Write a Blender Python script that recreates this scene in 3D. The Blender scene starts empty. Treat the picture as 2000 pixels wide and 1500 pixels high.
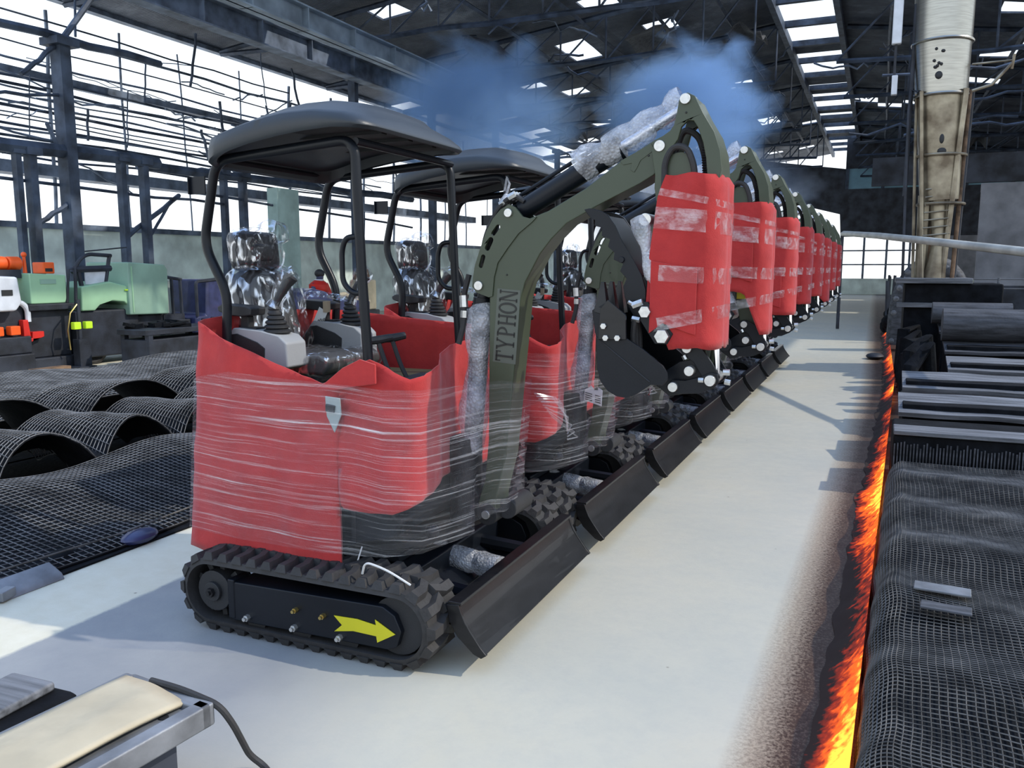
import bpy, bmesh, math, random
from math import sin, cos, pi, radians
from mathutils import Vector, Matrix, noise
from mathutils.geometry import tessellate_polygon
random.seed(7)
SC = bpy.context.scene
COL = SC.collection

# ------------------------------------------------------------------ camera
# world axes: +x = the way the excavators face (towards the aisle), +y = along the row into the hall
cam_data = bpy.data.cameras.new('camera')
cam_data.sensor_fit = 'HORIZONTAL'
cam_data.sensor_width = 36.0
cam_data.lens = 36.0 * 1625.0 / 2000.0
cam_data.clip_end = 400
cam = bpy.data.objects.new('camera', cam_data)
COL.objects.link(cam)
cam.location = (1.264, -2.667, 1.53)
cam.rotation_euler = (pi / 2 - 0.139, 0, 0.412)
SC.camera = cam

# ------------------------------------------------------------------ sky, sun, exposure
W = bpy.data.worlds.new('sky')
SC.world = W
W.use_nodes = True
wn, wl = W.node_tree.nodes, W.node_tree.links
wn.clear()
w_out = wn.new('ShaderNodeOutputWorld')
w_bg = wn.new('ShaderNodeBackground')
w_tc = wn.new('ShaderNodeTexCoord')
w_sep = wn.new('ShaderNodeSeparateXYZ')
w_rmp = wn.new('ShaderNodeValToRGB')
w_rmp.color_ramp.elements[0].position = 0.0
w_rmp.color_ramp.elements[0].color = (0.95, 0.98, 1.0, 1)
w_rmp.color_ramp.elements[1].position = 0.8
w_rmp.color_ramp.elements[1].color = (0.36, 0.55, 0.95, 1)
e = w_rmp.color_ramp.elements.new(0.3)
e.color = (0.78, 0.89, 1.0, 1)
wl.new(w_tc.outputs['Generated'], w_sep.inputs[0])
wl.new(w_sep.outputs['Z'], w_rmp.inputs[0])
wl.new(w_rmp.outputs[0], w_bg.inputs['Color'])
w_bg.inputs['Strength'].default_value = 1.55
wl.new(w_bg.outputs[0], w_out.inputs[0])

sun_d = bpy.data.lights.new('sun', 'SUN')
sun_d.energy = 2.9
sun_d.color = (1.0, 0.93, 0.82)
sun_d.angle = radians(0.8)
sun = bpy.data.objects.new('sun', sun_d)
COL.objects.link(sun)
sun.location = (12, 4, 14)
SUN_DIR = Vector((0.92, 0.30, 0.86)).normalized()          # towards the sun
sun.rotation_euler = SUN_DIR.to_track_quat('Z', 'Y').to_euler()

SC.view_settings.view_transform = 'Standard'
SC.view_settings.look = 'None'
SC.view_settings.gamma = 1.0
SC.view_settings.use_curve_mapping = False
SC.view_settings.exposure = 0.0
cy = SC.cycles
cy.max_bounces = 7
cy.diffuse_bounces = 3
cy.glossy_bounces = 3
cy.transmission_bounces = 4
cy.volume_bounces = 1
cy.transparent_max_bounces = 14
cy.use_adaptive_sampling = True
cy.adaptive_threshold = 0.02
cy.use_denoising = True
cy.caustics_reflective = False
cy.caustics_refractive = False

# ------------------------------------------------------------------ materials
class NT:
    def __init__(s, m):
        s.t = m.node_tree; s.n = s.t.nodes; s.l = s.t.links
    def add(s, typ, **kw):
        nd = s.n.new(typ)
        for k, v in kw.items():
            if k.startswith('i_'):
                key = k[2:]
                key = int(key) if key.isdigit() else key.replace('_', ' ')
                nd.inputs[key].default_value = v
            else:
                setattr(nd, k, v)
        return nd
    def link(s, a, b): s.l.new(a, b)
    def ramp(s, src, stops, interp='LINEAR'):
        r = s.n.new('ShaderNodeValToRGB')
        r.color_ramp.interpolation = interp
        el = r.color_ramp.elements
        while len(el) > 1: el.remove(el[-1])
        el[0].position, el[0].color = stops[0][0], col4(stops[0][1])
        for p, c in stops[1:]:
            x = el.new(p); x.color = col4(c)
        s.l.new(src, r.inputs[0])
        return r.outputs[0]
    def math(s, op, a, b=None, c=None, clamp=False):
        m = s.n.new('ShaderNodeMath'); m.operation = op; m.use_clamp = clamp
        for i, x in enumerate((a, b, c)):
            if x is None: continue
            if isinstance(x, (int, float)): m.inputs[i].default_value = x
            else: s.l.new(x, m.inputs[i])
        return m.outputs[0]
    def mix(s, fac, a, b):
        m = s.n.new('ShaderNodeMix'); m.data_type = 'RGBA'
        for i, x in ((0, fac), (6, a), (7, b)):
            if isinstance(x, (int, float)): m.inputs[i].default_value = x
            elif isinstance(x, tuple): m.inputs[i].default_value = col4(x)
            else: s.l.new(x, m.inputs[i])
        return m.outputs[2]

def col4(c):
    if isinstance(c, (int, float)): return (c, c, c, 1)
    return (c[0], c[1], c[2], 1)

MATS = {}
def mat(name, base, rough=0.5, metal=0.0, var=0.0, vscale=6.0, bump=0.0, bscale=40.0, coat=0.0, spec=0.5,
        base2=None, dirt=0.0, aniso=None):
    """procedural principled material: colour varied by noise, fine noise bump"""
    m = bpy.data.materials.new(name); m.use_nodes = True
    t = NT(m); p = t.n['Principled BSDF']
    p.inputs['Roughness'].default_value = rough
    p.inputs['Metallic'].default_value = metal
    p.inputs['Coat Weight'].default_value = coat
    p.inputs['Specular IOR Level'].default_value = spec
    tc = t.add('ShaderNodeTexCoord')
    nz = t.add('ShaderNodeTexNoise', i_Scale=vscale, i_Detail=5.0)
    src = tc.outputs['Object']
    if aniso:
        mp = t.add('ShaderNodeMapping'); mp.inputs['Scale'].default_value = aniso
        t.link(src, mp.inputs[0]); src = mp.outputs[0]
    t.link(src, nz.inputs['Vector'])
    b2 = base2 if base2 else tuple(min(1, x * (1 + var)) for x in base)
    b1 = base if base2 else tuple(x * (1 - var) for x in base)
    c = t.ramp(nz.outputs['Fac'], [(0.35, b1), (0.65, b2)])
    t.link(c, p.inputs['Base Color'])
    if bump:
        bz = t.add('ShaderNodeTexNoise', i_Scale=bscale, i_Detail=3.0)
        t.link(tc.outputs['Object'], bz.inputs['Vector'])
        bp = t.add('ShaderNodeBump', i_Strength=bump, i_Distance=0.01)
        t.link(bz.outputs['Fac'], bp.inputs['Height'])
        t.link(bp.outputs[0], p.inputs['Normal'])
    MATS[name] = m
    return m

def film_mat(name, tint, lo, hi, scale, rough=0.12, density=(0.42, 0.75), uv=True, bump=0.4, diff=0.35, mask=None, ridged=False):
    """clear plastic film: mostly see-through, with streaks that are whiter and glossier"""
    m = bpy.data.materials.new(name); m.use_nodes = True
    t = NT(m); t.n.remove(t.n['Principled BSDF'])
    out = t.n['Material Output']
    tc = t.add('ShaderNodeTexCoord')
    mp = t.add('ShaderNodeMapping'); mp.inputs['Scale'].default_value = scale
    wob = t.add('ShaderNodeTexNoise', i_Scale=1.6, i_Detail=1.0)
    t.link(tc.outputs['UV' if uv else 'Object'], wob.inputs['Vector'])
    vm = t.add('ShaderNodeVectorMath', operation='MULTIPLY_ADD')
    t.link(wob.outputs['Color'], vm.inputs[0]); vm.inputs[1].default_value = (0.0, 0.07, 0.0) if uv else (0.05, 0.05, 0.05)
    t.link(tc.outputs['UV' if uv else 'Object'], vm.inputs[2])
    t.link(vm.outputs[0], mp.inputs[0])
    nz = t.add('ShaderNodeTexNoise', i_Scale=1.0, i_Detail=6.0, i_Roughness=0.7)
    t.link(mp.outputs[0], nz.inputs['Vector'])
    if ridged:
        # creases: bright lines where the noise crosses its middle value
        nz.inputs['Detail'].default_value = 2.0
        cr = t.math('SUBTRACT', 1.0, t.math('MULTIPLY', t.math('ABSOLUTE', t.math('SUBTRACT', nz.outputs['Fac'], 0.5)), 14.0), clamp=True)
        f = t.ramp(cr, [(0.25, lo), (1.0, hi)])
    else:
        f = t.ramp(nz.outputs['Fac'], [(density[0], lo), (density[1], hi)])
    if mask:
        mm = t.add('ShaderNodeMapping'); mm.inputs['Scale'].default_value = (mask[0], mask[1], 1)
        t.link(vm.outputs[0], mm.inputs[0])
        mz = t.add('ShaderNodeTexNoise', i_Scale=1.0, i_Detail=3.0); t.link(mm.outputs[0], mz.inputs['Vector'])
        f = t.math('ADD', lo, t.math('MULTIPLY', f, t.ramp(mz.outputs['Fac'], [(0.38, 0.12), (0.66, 1.0)])))
    tr = t.add('ShaderNodeBsdfTransparent'); tr.inputs[0].default_value = col4(tint)
    gl = t.add('ShaderNodeBsdfGlossy', i_Roughness=rough)
    gl.inputs['Color'].default_value = (0.95, 0.97, 1, 1)
    df = t.add('ShaderNodeBsdfDiffuse'); df.inputs['Color'].default_value = (0.85, 0.88, 0.95, 1)
    bp = t.add('ShaderNodeBump', i_Strength=bump, i_Distance=0.02)
    t.link(nz.outputs['Fac'], bp.inputs['Height'])
    t.link(bp.outputs[0], gl.inputs['Normal']); t.link(bp.outputs[0], df.inputs['Normal'])
    m1 = t.add('ShaderNodeMixShader', i_0=diff); t.link(gl.outputs[0], m1.inputs[1]); t.link(df.outputs[0], m1.inputs[2])
    m2 = t.add('ShaderNodeMixShader'); t.link(f, m2.inputs[0]); t.link(tr.outputs[0], m2.inputs[1]); t.link(m1.outputs[0], m2.inputs[2])
    t.link(m2.outputs[0], out.inputs[0])
    MATS[name] = m
    return m

def bubble_mat(name):
    m = bpy.data.materials.new(name); m.use_nodes = True
    t = NT(m); p = t.n['Principled BSDF']; out = t.n['Material Output']
    tc = t.add('ShaderNodeTexCoord')
    vo = t.add('ShaderNodeTexVoronoi', i_Scale=85.0); t.link(tc.outputs['Object'], vo.inputs['Vector'])
    bp = t.add('ShaderNodeBump', i_Strength=0.9, i_Distance=0.006); bp.invert = True
    t.link(vo.outputs['Distance'], bp.inputs['Height'])
    p.inputs['Base Color'].default_value = (0.82, 0.84, 0.88, 1); p.inputs['Roughness'].default_value = 0.18
    p.inputs['Coat Weight'].default_value = 0.5
    t.link(bp.outputs[0], p.inputs['Normal'])
    tr = t.add('ShaderNodeBsdfTransparent'); tr.inputs[0].default_value = (0.93, 0.95, 1, 1)
    nz = t.add('ShaderNodeTexNoise', i_Scale=14.0, i_Detail=3.0); t.link(tc.outputs['Object'], nz.inputs['Vector'])
    f = t.ramp(nz.outputs['Fac'], [(0.35, 0.22), (0.7, 0.60)])
    v2 = t.ramp(vo.outputs['Distance'], [(0.15, 0.12), (0.5, 0.0)])
    fa = t.math('ADD', f, v2, clamp=True)
    mx = t.add('ShaderNodeMixShader'); t.link(fa, mx.inputs[0]); t.link(tr.outputs[0], mx.inputs[1]); t.link(p.outputs[0], mx.inputs[2])
    t.link(mx.outputs[0], out.inputs[0])
    MATS[name] = m
    return m

def felt_mat(name, c1, c2, trans=0.25):
    m = bpy.data.materials.new(name); m.use_nodes = True
    t = NT(m); p = t.n['Principled BSDF']; out = t.n['Material Output']
    tc = t.add('ShaderNodeTexCoord')
    nz = t.add('ShaderNodeTexNoise', i_Scale=9.0, i_Detail=6.0, i_Roughness=0.65); t.link(tc.outputs['Object'], nz.inputs['Vector'])
    c = t.ramp(nz.outputs['Fac'], [(0.3, c1), (0.7, c2)])
    t.link(c, p.inputs['Base Color'])
    p.inputs['Roughness'].default_value = 0.9
    p.inputs['Specular IOR Level'].default_value = 0.15
    p.inputs['Sheen Weight'].default_value = 0.25
    bz = t.add('ShaderNodeTexNoise', i_Scale=220.0, i_Detail=3.0); t.link(tc.outputs['Object'], bz.inputs['Vector'])
    b2 = t.add('ShaderNodeTexNoise', i_Scale=7.0, i_Detail=3.0); t.link(tc.outputs['Object'], b2.inputs['Vector'])
    h = t.math('ADD', t.math('MULTIPLY', bz.outputs['Fac'], 0.12), b2.outputs['Fac'])
    bp = t.add('ShaderNodeBump', i_Strength=0.35, i_Distance=0.03); t.link(h, bp.inputs['Height'])
    t.link(bp.outputs[0], p.inputs['Normal'])
    tl = t.add('ShaderNodeBsdfTranslucent'); t.link(c, tl.inputs[0])
    mx = t.add('ShaderNodeMixShader', i_0=trans); t.link(p.outputs[0], mx.inputs[1]); t.link(tl.outputs[0], mx.inputs[2])
    t.link(mx.outputs[0], out.inputs[0])
    MATS[name] = m
    return m

def glow_mat(name):
    """smouldering embers: black crust broken by glowing orange cracks"""
    m = bpy.data.materials.new(name); m.use_nodes = True
    t = NT(m); p = t.n['Principled BSDF']
    tc = t.add('ShaderNodeTexCoord')
    n1 = t.add('ShaderNodeTexNoise', i_Scale=1.1, i_Detail=2.0); t.link(tc.outputs['Object'], n1.inputs['Vector'])
    n2 = t.add('ShaderNodeTexNoise', i_Scale=24.0, i_Detail=4.0); t.link(tc.outputs['Object'], n2.inputs['Vector'])
    v = t.math('ADD', t.math('MULTIPLY', n1.outputs['Fac'], 1.3), t.math('MULTIPLY', n2.outputs['Fac'], 0.62))
    sx_ = t.add('ShaderNodeSeparateXYZ'); t.link(tc.outputs['UV'], sx_.inputs[0])
    v = t.math('SUBTRACT', v, t.math('MULTIPLY', t.math('POWER', t.math('SUBTRACT', 1.0, sx_.outputs['Y'], clamp=True), 1.5), 0.42))
    c = t.ramp(v, [(0.72, (0.0, 0.0, 0.0)), (0.86, (0.22, 0.012, 0.0)), (1.0, (0.9, 0.11, 0.003))])
    hot = t.ramp(t.math('SUBTRACT', v, 0.26), [(0.78, (0, 0, 0)), (0.90, (1.0, 0.5, 0.05))])
    ad = t.add('ShaderNodeMix', data_type='RGBA', blend_type='ADD'); ad.inputs[0].default_value = 1.0
    t.link(c, ad.inputs[6]); t.link(hot, ad.inputs[7])
    t.link(ad.outputs[2], p.inputs['Emission Color'])
    p.inputs['Emission Strength'].default_value = 1.6
    p.inputs['Base Color'].default_value = (0.03, 0.016, 0.01, 1)
    p.inputs['Roughness'].default_value = 0.95
    MATS[name] = m
    return m

mat('olive_paint', (0.046, 0.062, 0.034), 0.42, var=0.04, bump=0.05, bscale=300, coat=0.1)
mat('olive_edge', (0.034, 0.042, 0.026), 0.5, var=0.05)
mat('black_paint', (0.006, 0.008, 0.012), 0.36, var=0.15, bump=0.04, bscale=150, spec=0.28)
mat('black_gloss', (0.008, 0.008, 0.009), 0.34, var=0.3, coat=0.12, spec=0.35, bump=0.06, bscale=25, aniso=(1, 1, 6))
mat('canopy_plastic', (0.020, 0.026, 0.033), 0.42, var=0.08, bump=0.05, bscale=120)
mat('rubber', (0.030, 0.029, 0.029), 0.72, var=0.2, vscale=12, bump=0.25, bscale=60)
mat('rubber_worn', (0.06, 0.055, 0.05), 0.8, var=0.3, vscale=10, bump=0.3, bscale=50)
mat('console_grey', (0.33, 0.34, 0.35), 0.5, var=0.04, bump=0.1, bscale=250)
mat('soft_black', (0.016, 0.017, 0.019), 0.6, var=0.1, bump=0.15, bscale=200)
mat('seat_vinyl', (0.028, 0.028, 0.031), 0.45, var=0.15, bump=0.15, bscale=90)
mat('seat_vinyl_light', (0.06, 0.058, 0.056), 0.45, var=0.2, bump=0.15, bscale=90)
mat('zinc', (0.62, 0.62, 0.6), 0.32, 0.85, var=0.12, vscale=60)
mat('chrome', (0.78, 0.79, 0.82), 0.12, 1.0)
mat('brass', (0.5, 0.38, 0.14), 0.3, 0.9)
mat('yellow_vinyl', (0.62, 0.57, 0.015), 0.4, var=0.02)
mat('letter_black', (0.006, 0.008, 0.007), 0.4)
mat('letter_back', (0.085, 0.1, 0.08), 0.35)
mat('paper_white', (0.72, 0.74, 0.72), 0.7, var=0.05)
mat('paper_print', (0.05, 0.05, 0.05), 0.7)
mat('cardboard', (0.36, 0.29, 0.2), 0.8)
mat('cable_tie', (0.7, 0.7, 0.68), 0.4)
mat('glass_green', (0.3, 0.36, 0.34), 0.25, coat=0.4)
felt_mat('red_felt', (0.50, 0.045, 0.045), (0.62, 0.058, 0.054), 0.2)
film_mat('stretch_film', (0.96, 0.96, 1.0), 0.03, 0.85, (0.9, 70.0, 1.0), 0.14, (0.52, 0.66), mask=(0.8, 6.0))
film_mat('tape_film', (0.97, 0.94, 0.94), 0.06, 0.5, (5.0, 16.0, 4.0), 0.13, (0.45, 0.75))
film_mat('seat_plastic', (0.97, 0.97, 0.98), 0.05, 0.6, (11.0, 8.0, 5.0), 0.07, (0.50, 0.66), uv=False, bump=1.0, diff=0.10, ridged=True)
bubble_mat('bubble_wrap')
glow_mat('ember')

# setting
mat('burnt_steel', (0.045, 0.062, 0.095), 0.6, 0.3, var=0.5, vscale=3, bump=0.3, bscale=20)
mat('burnt_steel_light', (0.13, 0.165, 0.225), 0.6, 0.3, var=0.5, vscale=2.5, bump=0.3, bscale=20)
mat('girder_blue', (0.2, 0.26, 0.33), 0.5, 0.3, var=0.3, vscale=2)
mat('column_green', (0.32, 0.45, 0.43), 0.6, var=0.2, vscale=2)
mat('wall_pale', (0.66, 0.76, 0.72), 0.8, var=0.25, vscale=1.2)
mat('wall_grey', (0.22, 0.23, 0.26), 0.7, var=0.3, vscale=1.5)
mat('wall_dark', (0.03, 0.036, 0.05), 0.75, var=0.6, vscale=2)
mat('wall_blue', (0.16, 0.32, 0.42), 0.4, var=0.2, vscale=1)
mat('mesh_wire', (0.10, 0.095, 0.088), 0.6, 0.2, var=0.5, vscale=8)
mat('mesh_wire_fine', (0.12, 0.124, 0.13), 0.6, 0.2, var=0.5, vscale=5)
mat('char_black', (0.006, 0.007, 0.009), 0.85, var=0.5, vscale=7, bump=0.5, bscale=30, spec=0.15)
mat('char_grey', (0.055, 0.058, 0.066), 0.7, var=0.5, vscale=5, bump=0.4, bscale=30, aniso=(0.6, 5, 5))
mat('plank_grey', (0.13, 0.135, 0.145), 0.7, var=0.45, vscale=4, bump=0.4, bscale=40, aniso=(0.5, 8, 6))
mat('duct_steel', (0.40, 0.39, 0.35), 0.30, 0.95, var=0.12, vscale=4, aniso=(1, 1, 14))
mat('duct_stained', (0.42, 0.37, 0.27), 0.42, 0.6, base2=(0.14, 0.11, 0.075), vscale=3, bump=0.3, bscale=14)
mat('rust', (0.16, 0.10, 0.06), 0.8, 0.2, var=0.6, vscale=6, bump=0.4)
mat('pipe_white', (0.50, 0.49, 0.44), 0.45, 0.2, var=0.2, vscale=3)
mat('green_sheet', (0.31, 0.52, 0.32), 0.5, var=0.12, vscale=2)
mat('green_dull', (0.24, 0.38, 0.29), 0.55, var=0.15, vscale=2)
mat('orange_plastic', (0.9, 0.11, 0.012), 0.45, var=0.08)
mat('red_paint', (0.6, 0.02, 0.012), 0.5, var=0.1)
mat('white_paint', (0.62, 0.65, 0.7), 0.5, var=0.1)
mat('lime_plastic', (0.58, 0.86, 0.03), 0.5)
mat('navy_paint', (0.03, 0.036, 0.10), 0.4, var=0.3, coat=0.2)
mat('dark_frame', (0.018, 0.022, 0.032), 0.6, var=0.5, vscale=4, bump=0.3)
mat('cream_board', (0.50, 0.43, 0.30), 0.75, var=0.13, vscale=4, bump=0.3, bscale=20)
mat('tray_grey', (0.20, 0.21, 0.225), 0.5, 0.3, var=0.3, vscale=6, bump=0.2)
mat('skin', (0.55, 0.33, 0.24), 0.5)
mat('smoke_lamp', (0.8, 0.8, 0.8), 0.4)

def floor_mat():
    m = bpy.data.materials.new('concrete_floor'); m.use_nodes = True
    t = NT(m); p = t.n['Principled BSDF']
    g = t.add('ShaderNodeNewGeometry')
    sp = t.add('ShaderNodeSeparateXYZ'); t.link(g.outputs['Position'], sp.inputs[0])
    n1 = t.add('ShaderNodeTexNoise', i_Scale=0.9, i_Detail=6.0, i_Roughness=0.6); t.link(g.outputs['Position'], n1.inputs['Vector'])
    n2 = t.add('ShaderNodeTexNoise', i_Scale=9.0, i_Detail=6.0, i_Roughness=0.7); t.link(g.outputs['Position'], n2.inputs['Vector'])
    n3 = t.add('ShaderNodeTexNoise', i_Scale=70.0, i_Detail=4.0, i_Roughness=0.8); t.link(g.outputs['Position'], n3.inputs['Vector'])
    base = t.ramp(n1.outputs['Fac'], [(0.3, (0.47, 0.465, 0.395)), (0.55, (0.535, 0.51, 0.415)), (0.75, (0.55, 0.51, 0.395))])
    base = t.mix(t.ramp(n2.outputs['Fac'], [(0.42, 0.0), (0.75, 0.22)]), base, (0.33, 0.34, 0.33))
    # cream strip at the left, along the mesh mats: lit floor painted beside the shadow
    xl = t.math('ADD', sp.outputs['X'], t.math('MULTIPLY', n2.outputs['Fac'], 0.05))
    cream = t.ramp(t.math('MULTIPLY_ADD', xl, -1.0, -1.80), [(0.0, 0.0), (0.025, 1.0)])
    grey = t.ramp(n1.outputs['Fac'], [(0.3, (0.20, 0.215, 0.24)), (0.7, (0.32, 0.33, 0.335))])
    # shadow painted in grey on the floor around the front machine
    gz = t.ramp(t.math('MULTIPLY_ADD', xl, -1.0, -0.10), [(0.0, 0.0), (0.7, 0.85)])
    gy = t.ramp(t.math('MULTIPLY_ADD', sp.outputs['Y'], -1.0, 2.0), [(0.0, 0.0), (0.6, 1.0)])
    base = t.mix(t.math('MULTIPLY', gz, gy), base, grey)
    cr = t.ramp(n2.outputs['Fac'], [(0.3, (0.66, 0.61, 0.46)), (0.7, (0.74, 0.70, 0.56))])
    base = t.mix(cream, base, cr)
    # soot speckle beside the smouldering edge
    edge = t.math('SUBTRACT', t.math('MULTIPLY_ADD', t.math('MINIMUM', sp.outputs['Y'], 9.0), 0.028, 1.23), sp.outputs['X'])   # distance left of the edge
    wid = t.math('MULTIPLY_ADD', sp.outputs['Y'], 0.004, 0.34)
    q = t.math('DIVIDE', edge, wid)
    soot1 = t.ramp(q, [(0.0, 1.0), (0.42, 0.97), (0.65, 0.55), (0.9, 0.24), (1.0, 0.0)])
    sp3 = t.ramp(n3.outputs['Fac'], [(0.42, 0.05), (0.60, 1.0)])
    k = t.math('MULTIPLY', soot1, t.math('ADD', sp3, t.math('MULTIPLY', soot1, 0.55)), clamp=True)
    sandy = t.ramp(q, [(0.0, 1.0), (0.75, 0.85), (1.1, 0.0)])
    base = t.mix(t.math('MULTIPLY', sandy, 0.7), base, (0.50, 0.39, 0.27))
    brown = t.ramp(q, [(0.0, 1.0), (0.4, 0.9), (0.62, 0.35), (0.85, 0.0)])
    base = t.mix(t.math('MULTIPLY', brown, t.math('ADD', 0.45, t.math('MULTIPLY', n2.outputs['Fac'], 0.8), clamp=True)), base, (0.13, 0.065, 0.035))
    base = t.mix(k, base, (0.045, 0.022, 0.013))
    # a few dark specks everywhere
    n4 = t.add('ShaderNodeTexVoronoi', i_Scale=3.2); t.link(g.outputs['Position'], n4.inputs['Vector'])
    base = t.mix(t.ramp(n4.outputs['Distance'], [(0.012, 0.7), (0.03, 0.0)]), base, (0.12, 0.09, 0.06))
    t.link(base, p.inputs['Base Color'])
    t.link(t.ramp(n2.outputs['Fac'], [(0.3, 0.42), (0.7, 0.62)]), p.inputs['Roughness'])
    p.inputs['Specular IOR Level'].default_value = 0.35
    bp = t.add('ShaderNodeBump', i_Strength=0.12, i_Distance=0.01); t.link(n3.outputs['Fac'], bp.inputs['Height'])
    t.link(bp.outputs[0], p.inputs['Normal'])
    MATS['concrete_floor'] = m
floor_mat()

def roof_mat():
    m = bpy.data.materials.new('burnt_roof'); m.use_nodes = True
    t = NT(m); p = t.n['Principled BSDF']
    tc = t.add('ShaderNodeTexCoord')
    n1 = t.add('ShaderNodeTexNoise', i_Scale=0.5, i_Detail=8.0, i_Roughness=0.7); t.link(tc.outputs['Object'], n1.inputs['Vector'])
    wv = t.add('ShaderNodeTexWave', i_Scale=5.0, i_Distortion=0.6); wv.bands_direction = 'Y'
    t.link(tc.outputs['Object'], wv.inputs['Vector'])
    c = t.ramp(n1.outputs['Fac'], [(0.35, (0.02, 0.03, 0.05)), (0.55, (0.09, 0.11, 0.15)), (0.72, (0.28, 0.32, 0.38))])
    t.link(c, p.inputs['Base Color'])
    p.inputs['Roughness'].default_value = 0.7
    bp = t.add('ShaderNodeBump', i_Strength=0.8, i_Distance=0.05); t.link(wv.outputs['Fac'], bp.inputs['Height'])
    t.link(bp.outputs[0], p.inputs['Normal'])
    MATS['burnt_roof'] = m
roof_mat()

def smoke_mat(name, color, dens, scale, aniso=0.2, seed=0.0):
    m = bpy.data.materials.new(name); m.use_nodes = True
    t = NT(m); t.n.remove(t.n['Principled BSDF']); out = t.n['Material Output']
    tc = t.add('ShaderNodeTexCoord')
    ob = tc.outputs['Object']                       # unit-sphere space of the plume
    ln = t.add('ShaderNodeVectorMath', operation='LENGTH'); t.link(ob, ln.inputs[0])
    fall = t.math('SUBTRACT', 1.0, ln.outputs['Value'], clamp=True)
    ad = t.add('ShaderNodeVectorMath', operation='ADD'); t.link(ob, ad.inputs[0]); ad.inputs[1].default_value = (seed, seed * 0.7, -seed)
    nz = t.add('ShaderNodeTexNoise', i_Scale=scale, i_Detail=4.0, i_Roughness=0.6, i_Distortion=0.5); t.link(ad.outputs[0], nz.inputs['Vector'])
    d = t.math('ADD', t.math('MULTIPLY', fall, 0.9), t.math('SUBTRACT', nz.outputs['Fac'], 0.62))
    d = t.math('MULTIPLY', t.math('MAXIMUM', d, 0.0), dens)
    sc = t.add('ShaderNodeVolumeScatter'); sc.inputs['Color'].default_value = col4(color); sc.inputs['Anisotropy'].default_value = aniso
    t.link(d, sc.inputs['Density'])
    ab = t.add('ShaderNodeVolumeAbsorption'); ab.inputs['Color'].default_value = col4(color); t.link(d, ab.inputs['Density'])
    sm = t.add('ShaderNodeAddShader'); t.link(sc.outputs[0], sm.inputs[0]); t.link(ab.outputs[0], sm.inputs[1])
    t.link(sm.outputs[0], out.inputs['Volume'])
    try: m.cycles.volume_step_rate = 3.0
    except Exception: pass
    MATS[name] = m
smoke_mat('smoke_blue', (0.36, 0.60, 1.0), 3.6, 1.9, seed=1.3)
smoke_mat('smoke_pale', (0.60, 0.75, 1.0), 1.3, 1.6, seed=4.1)

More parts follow.
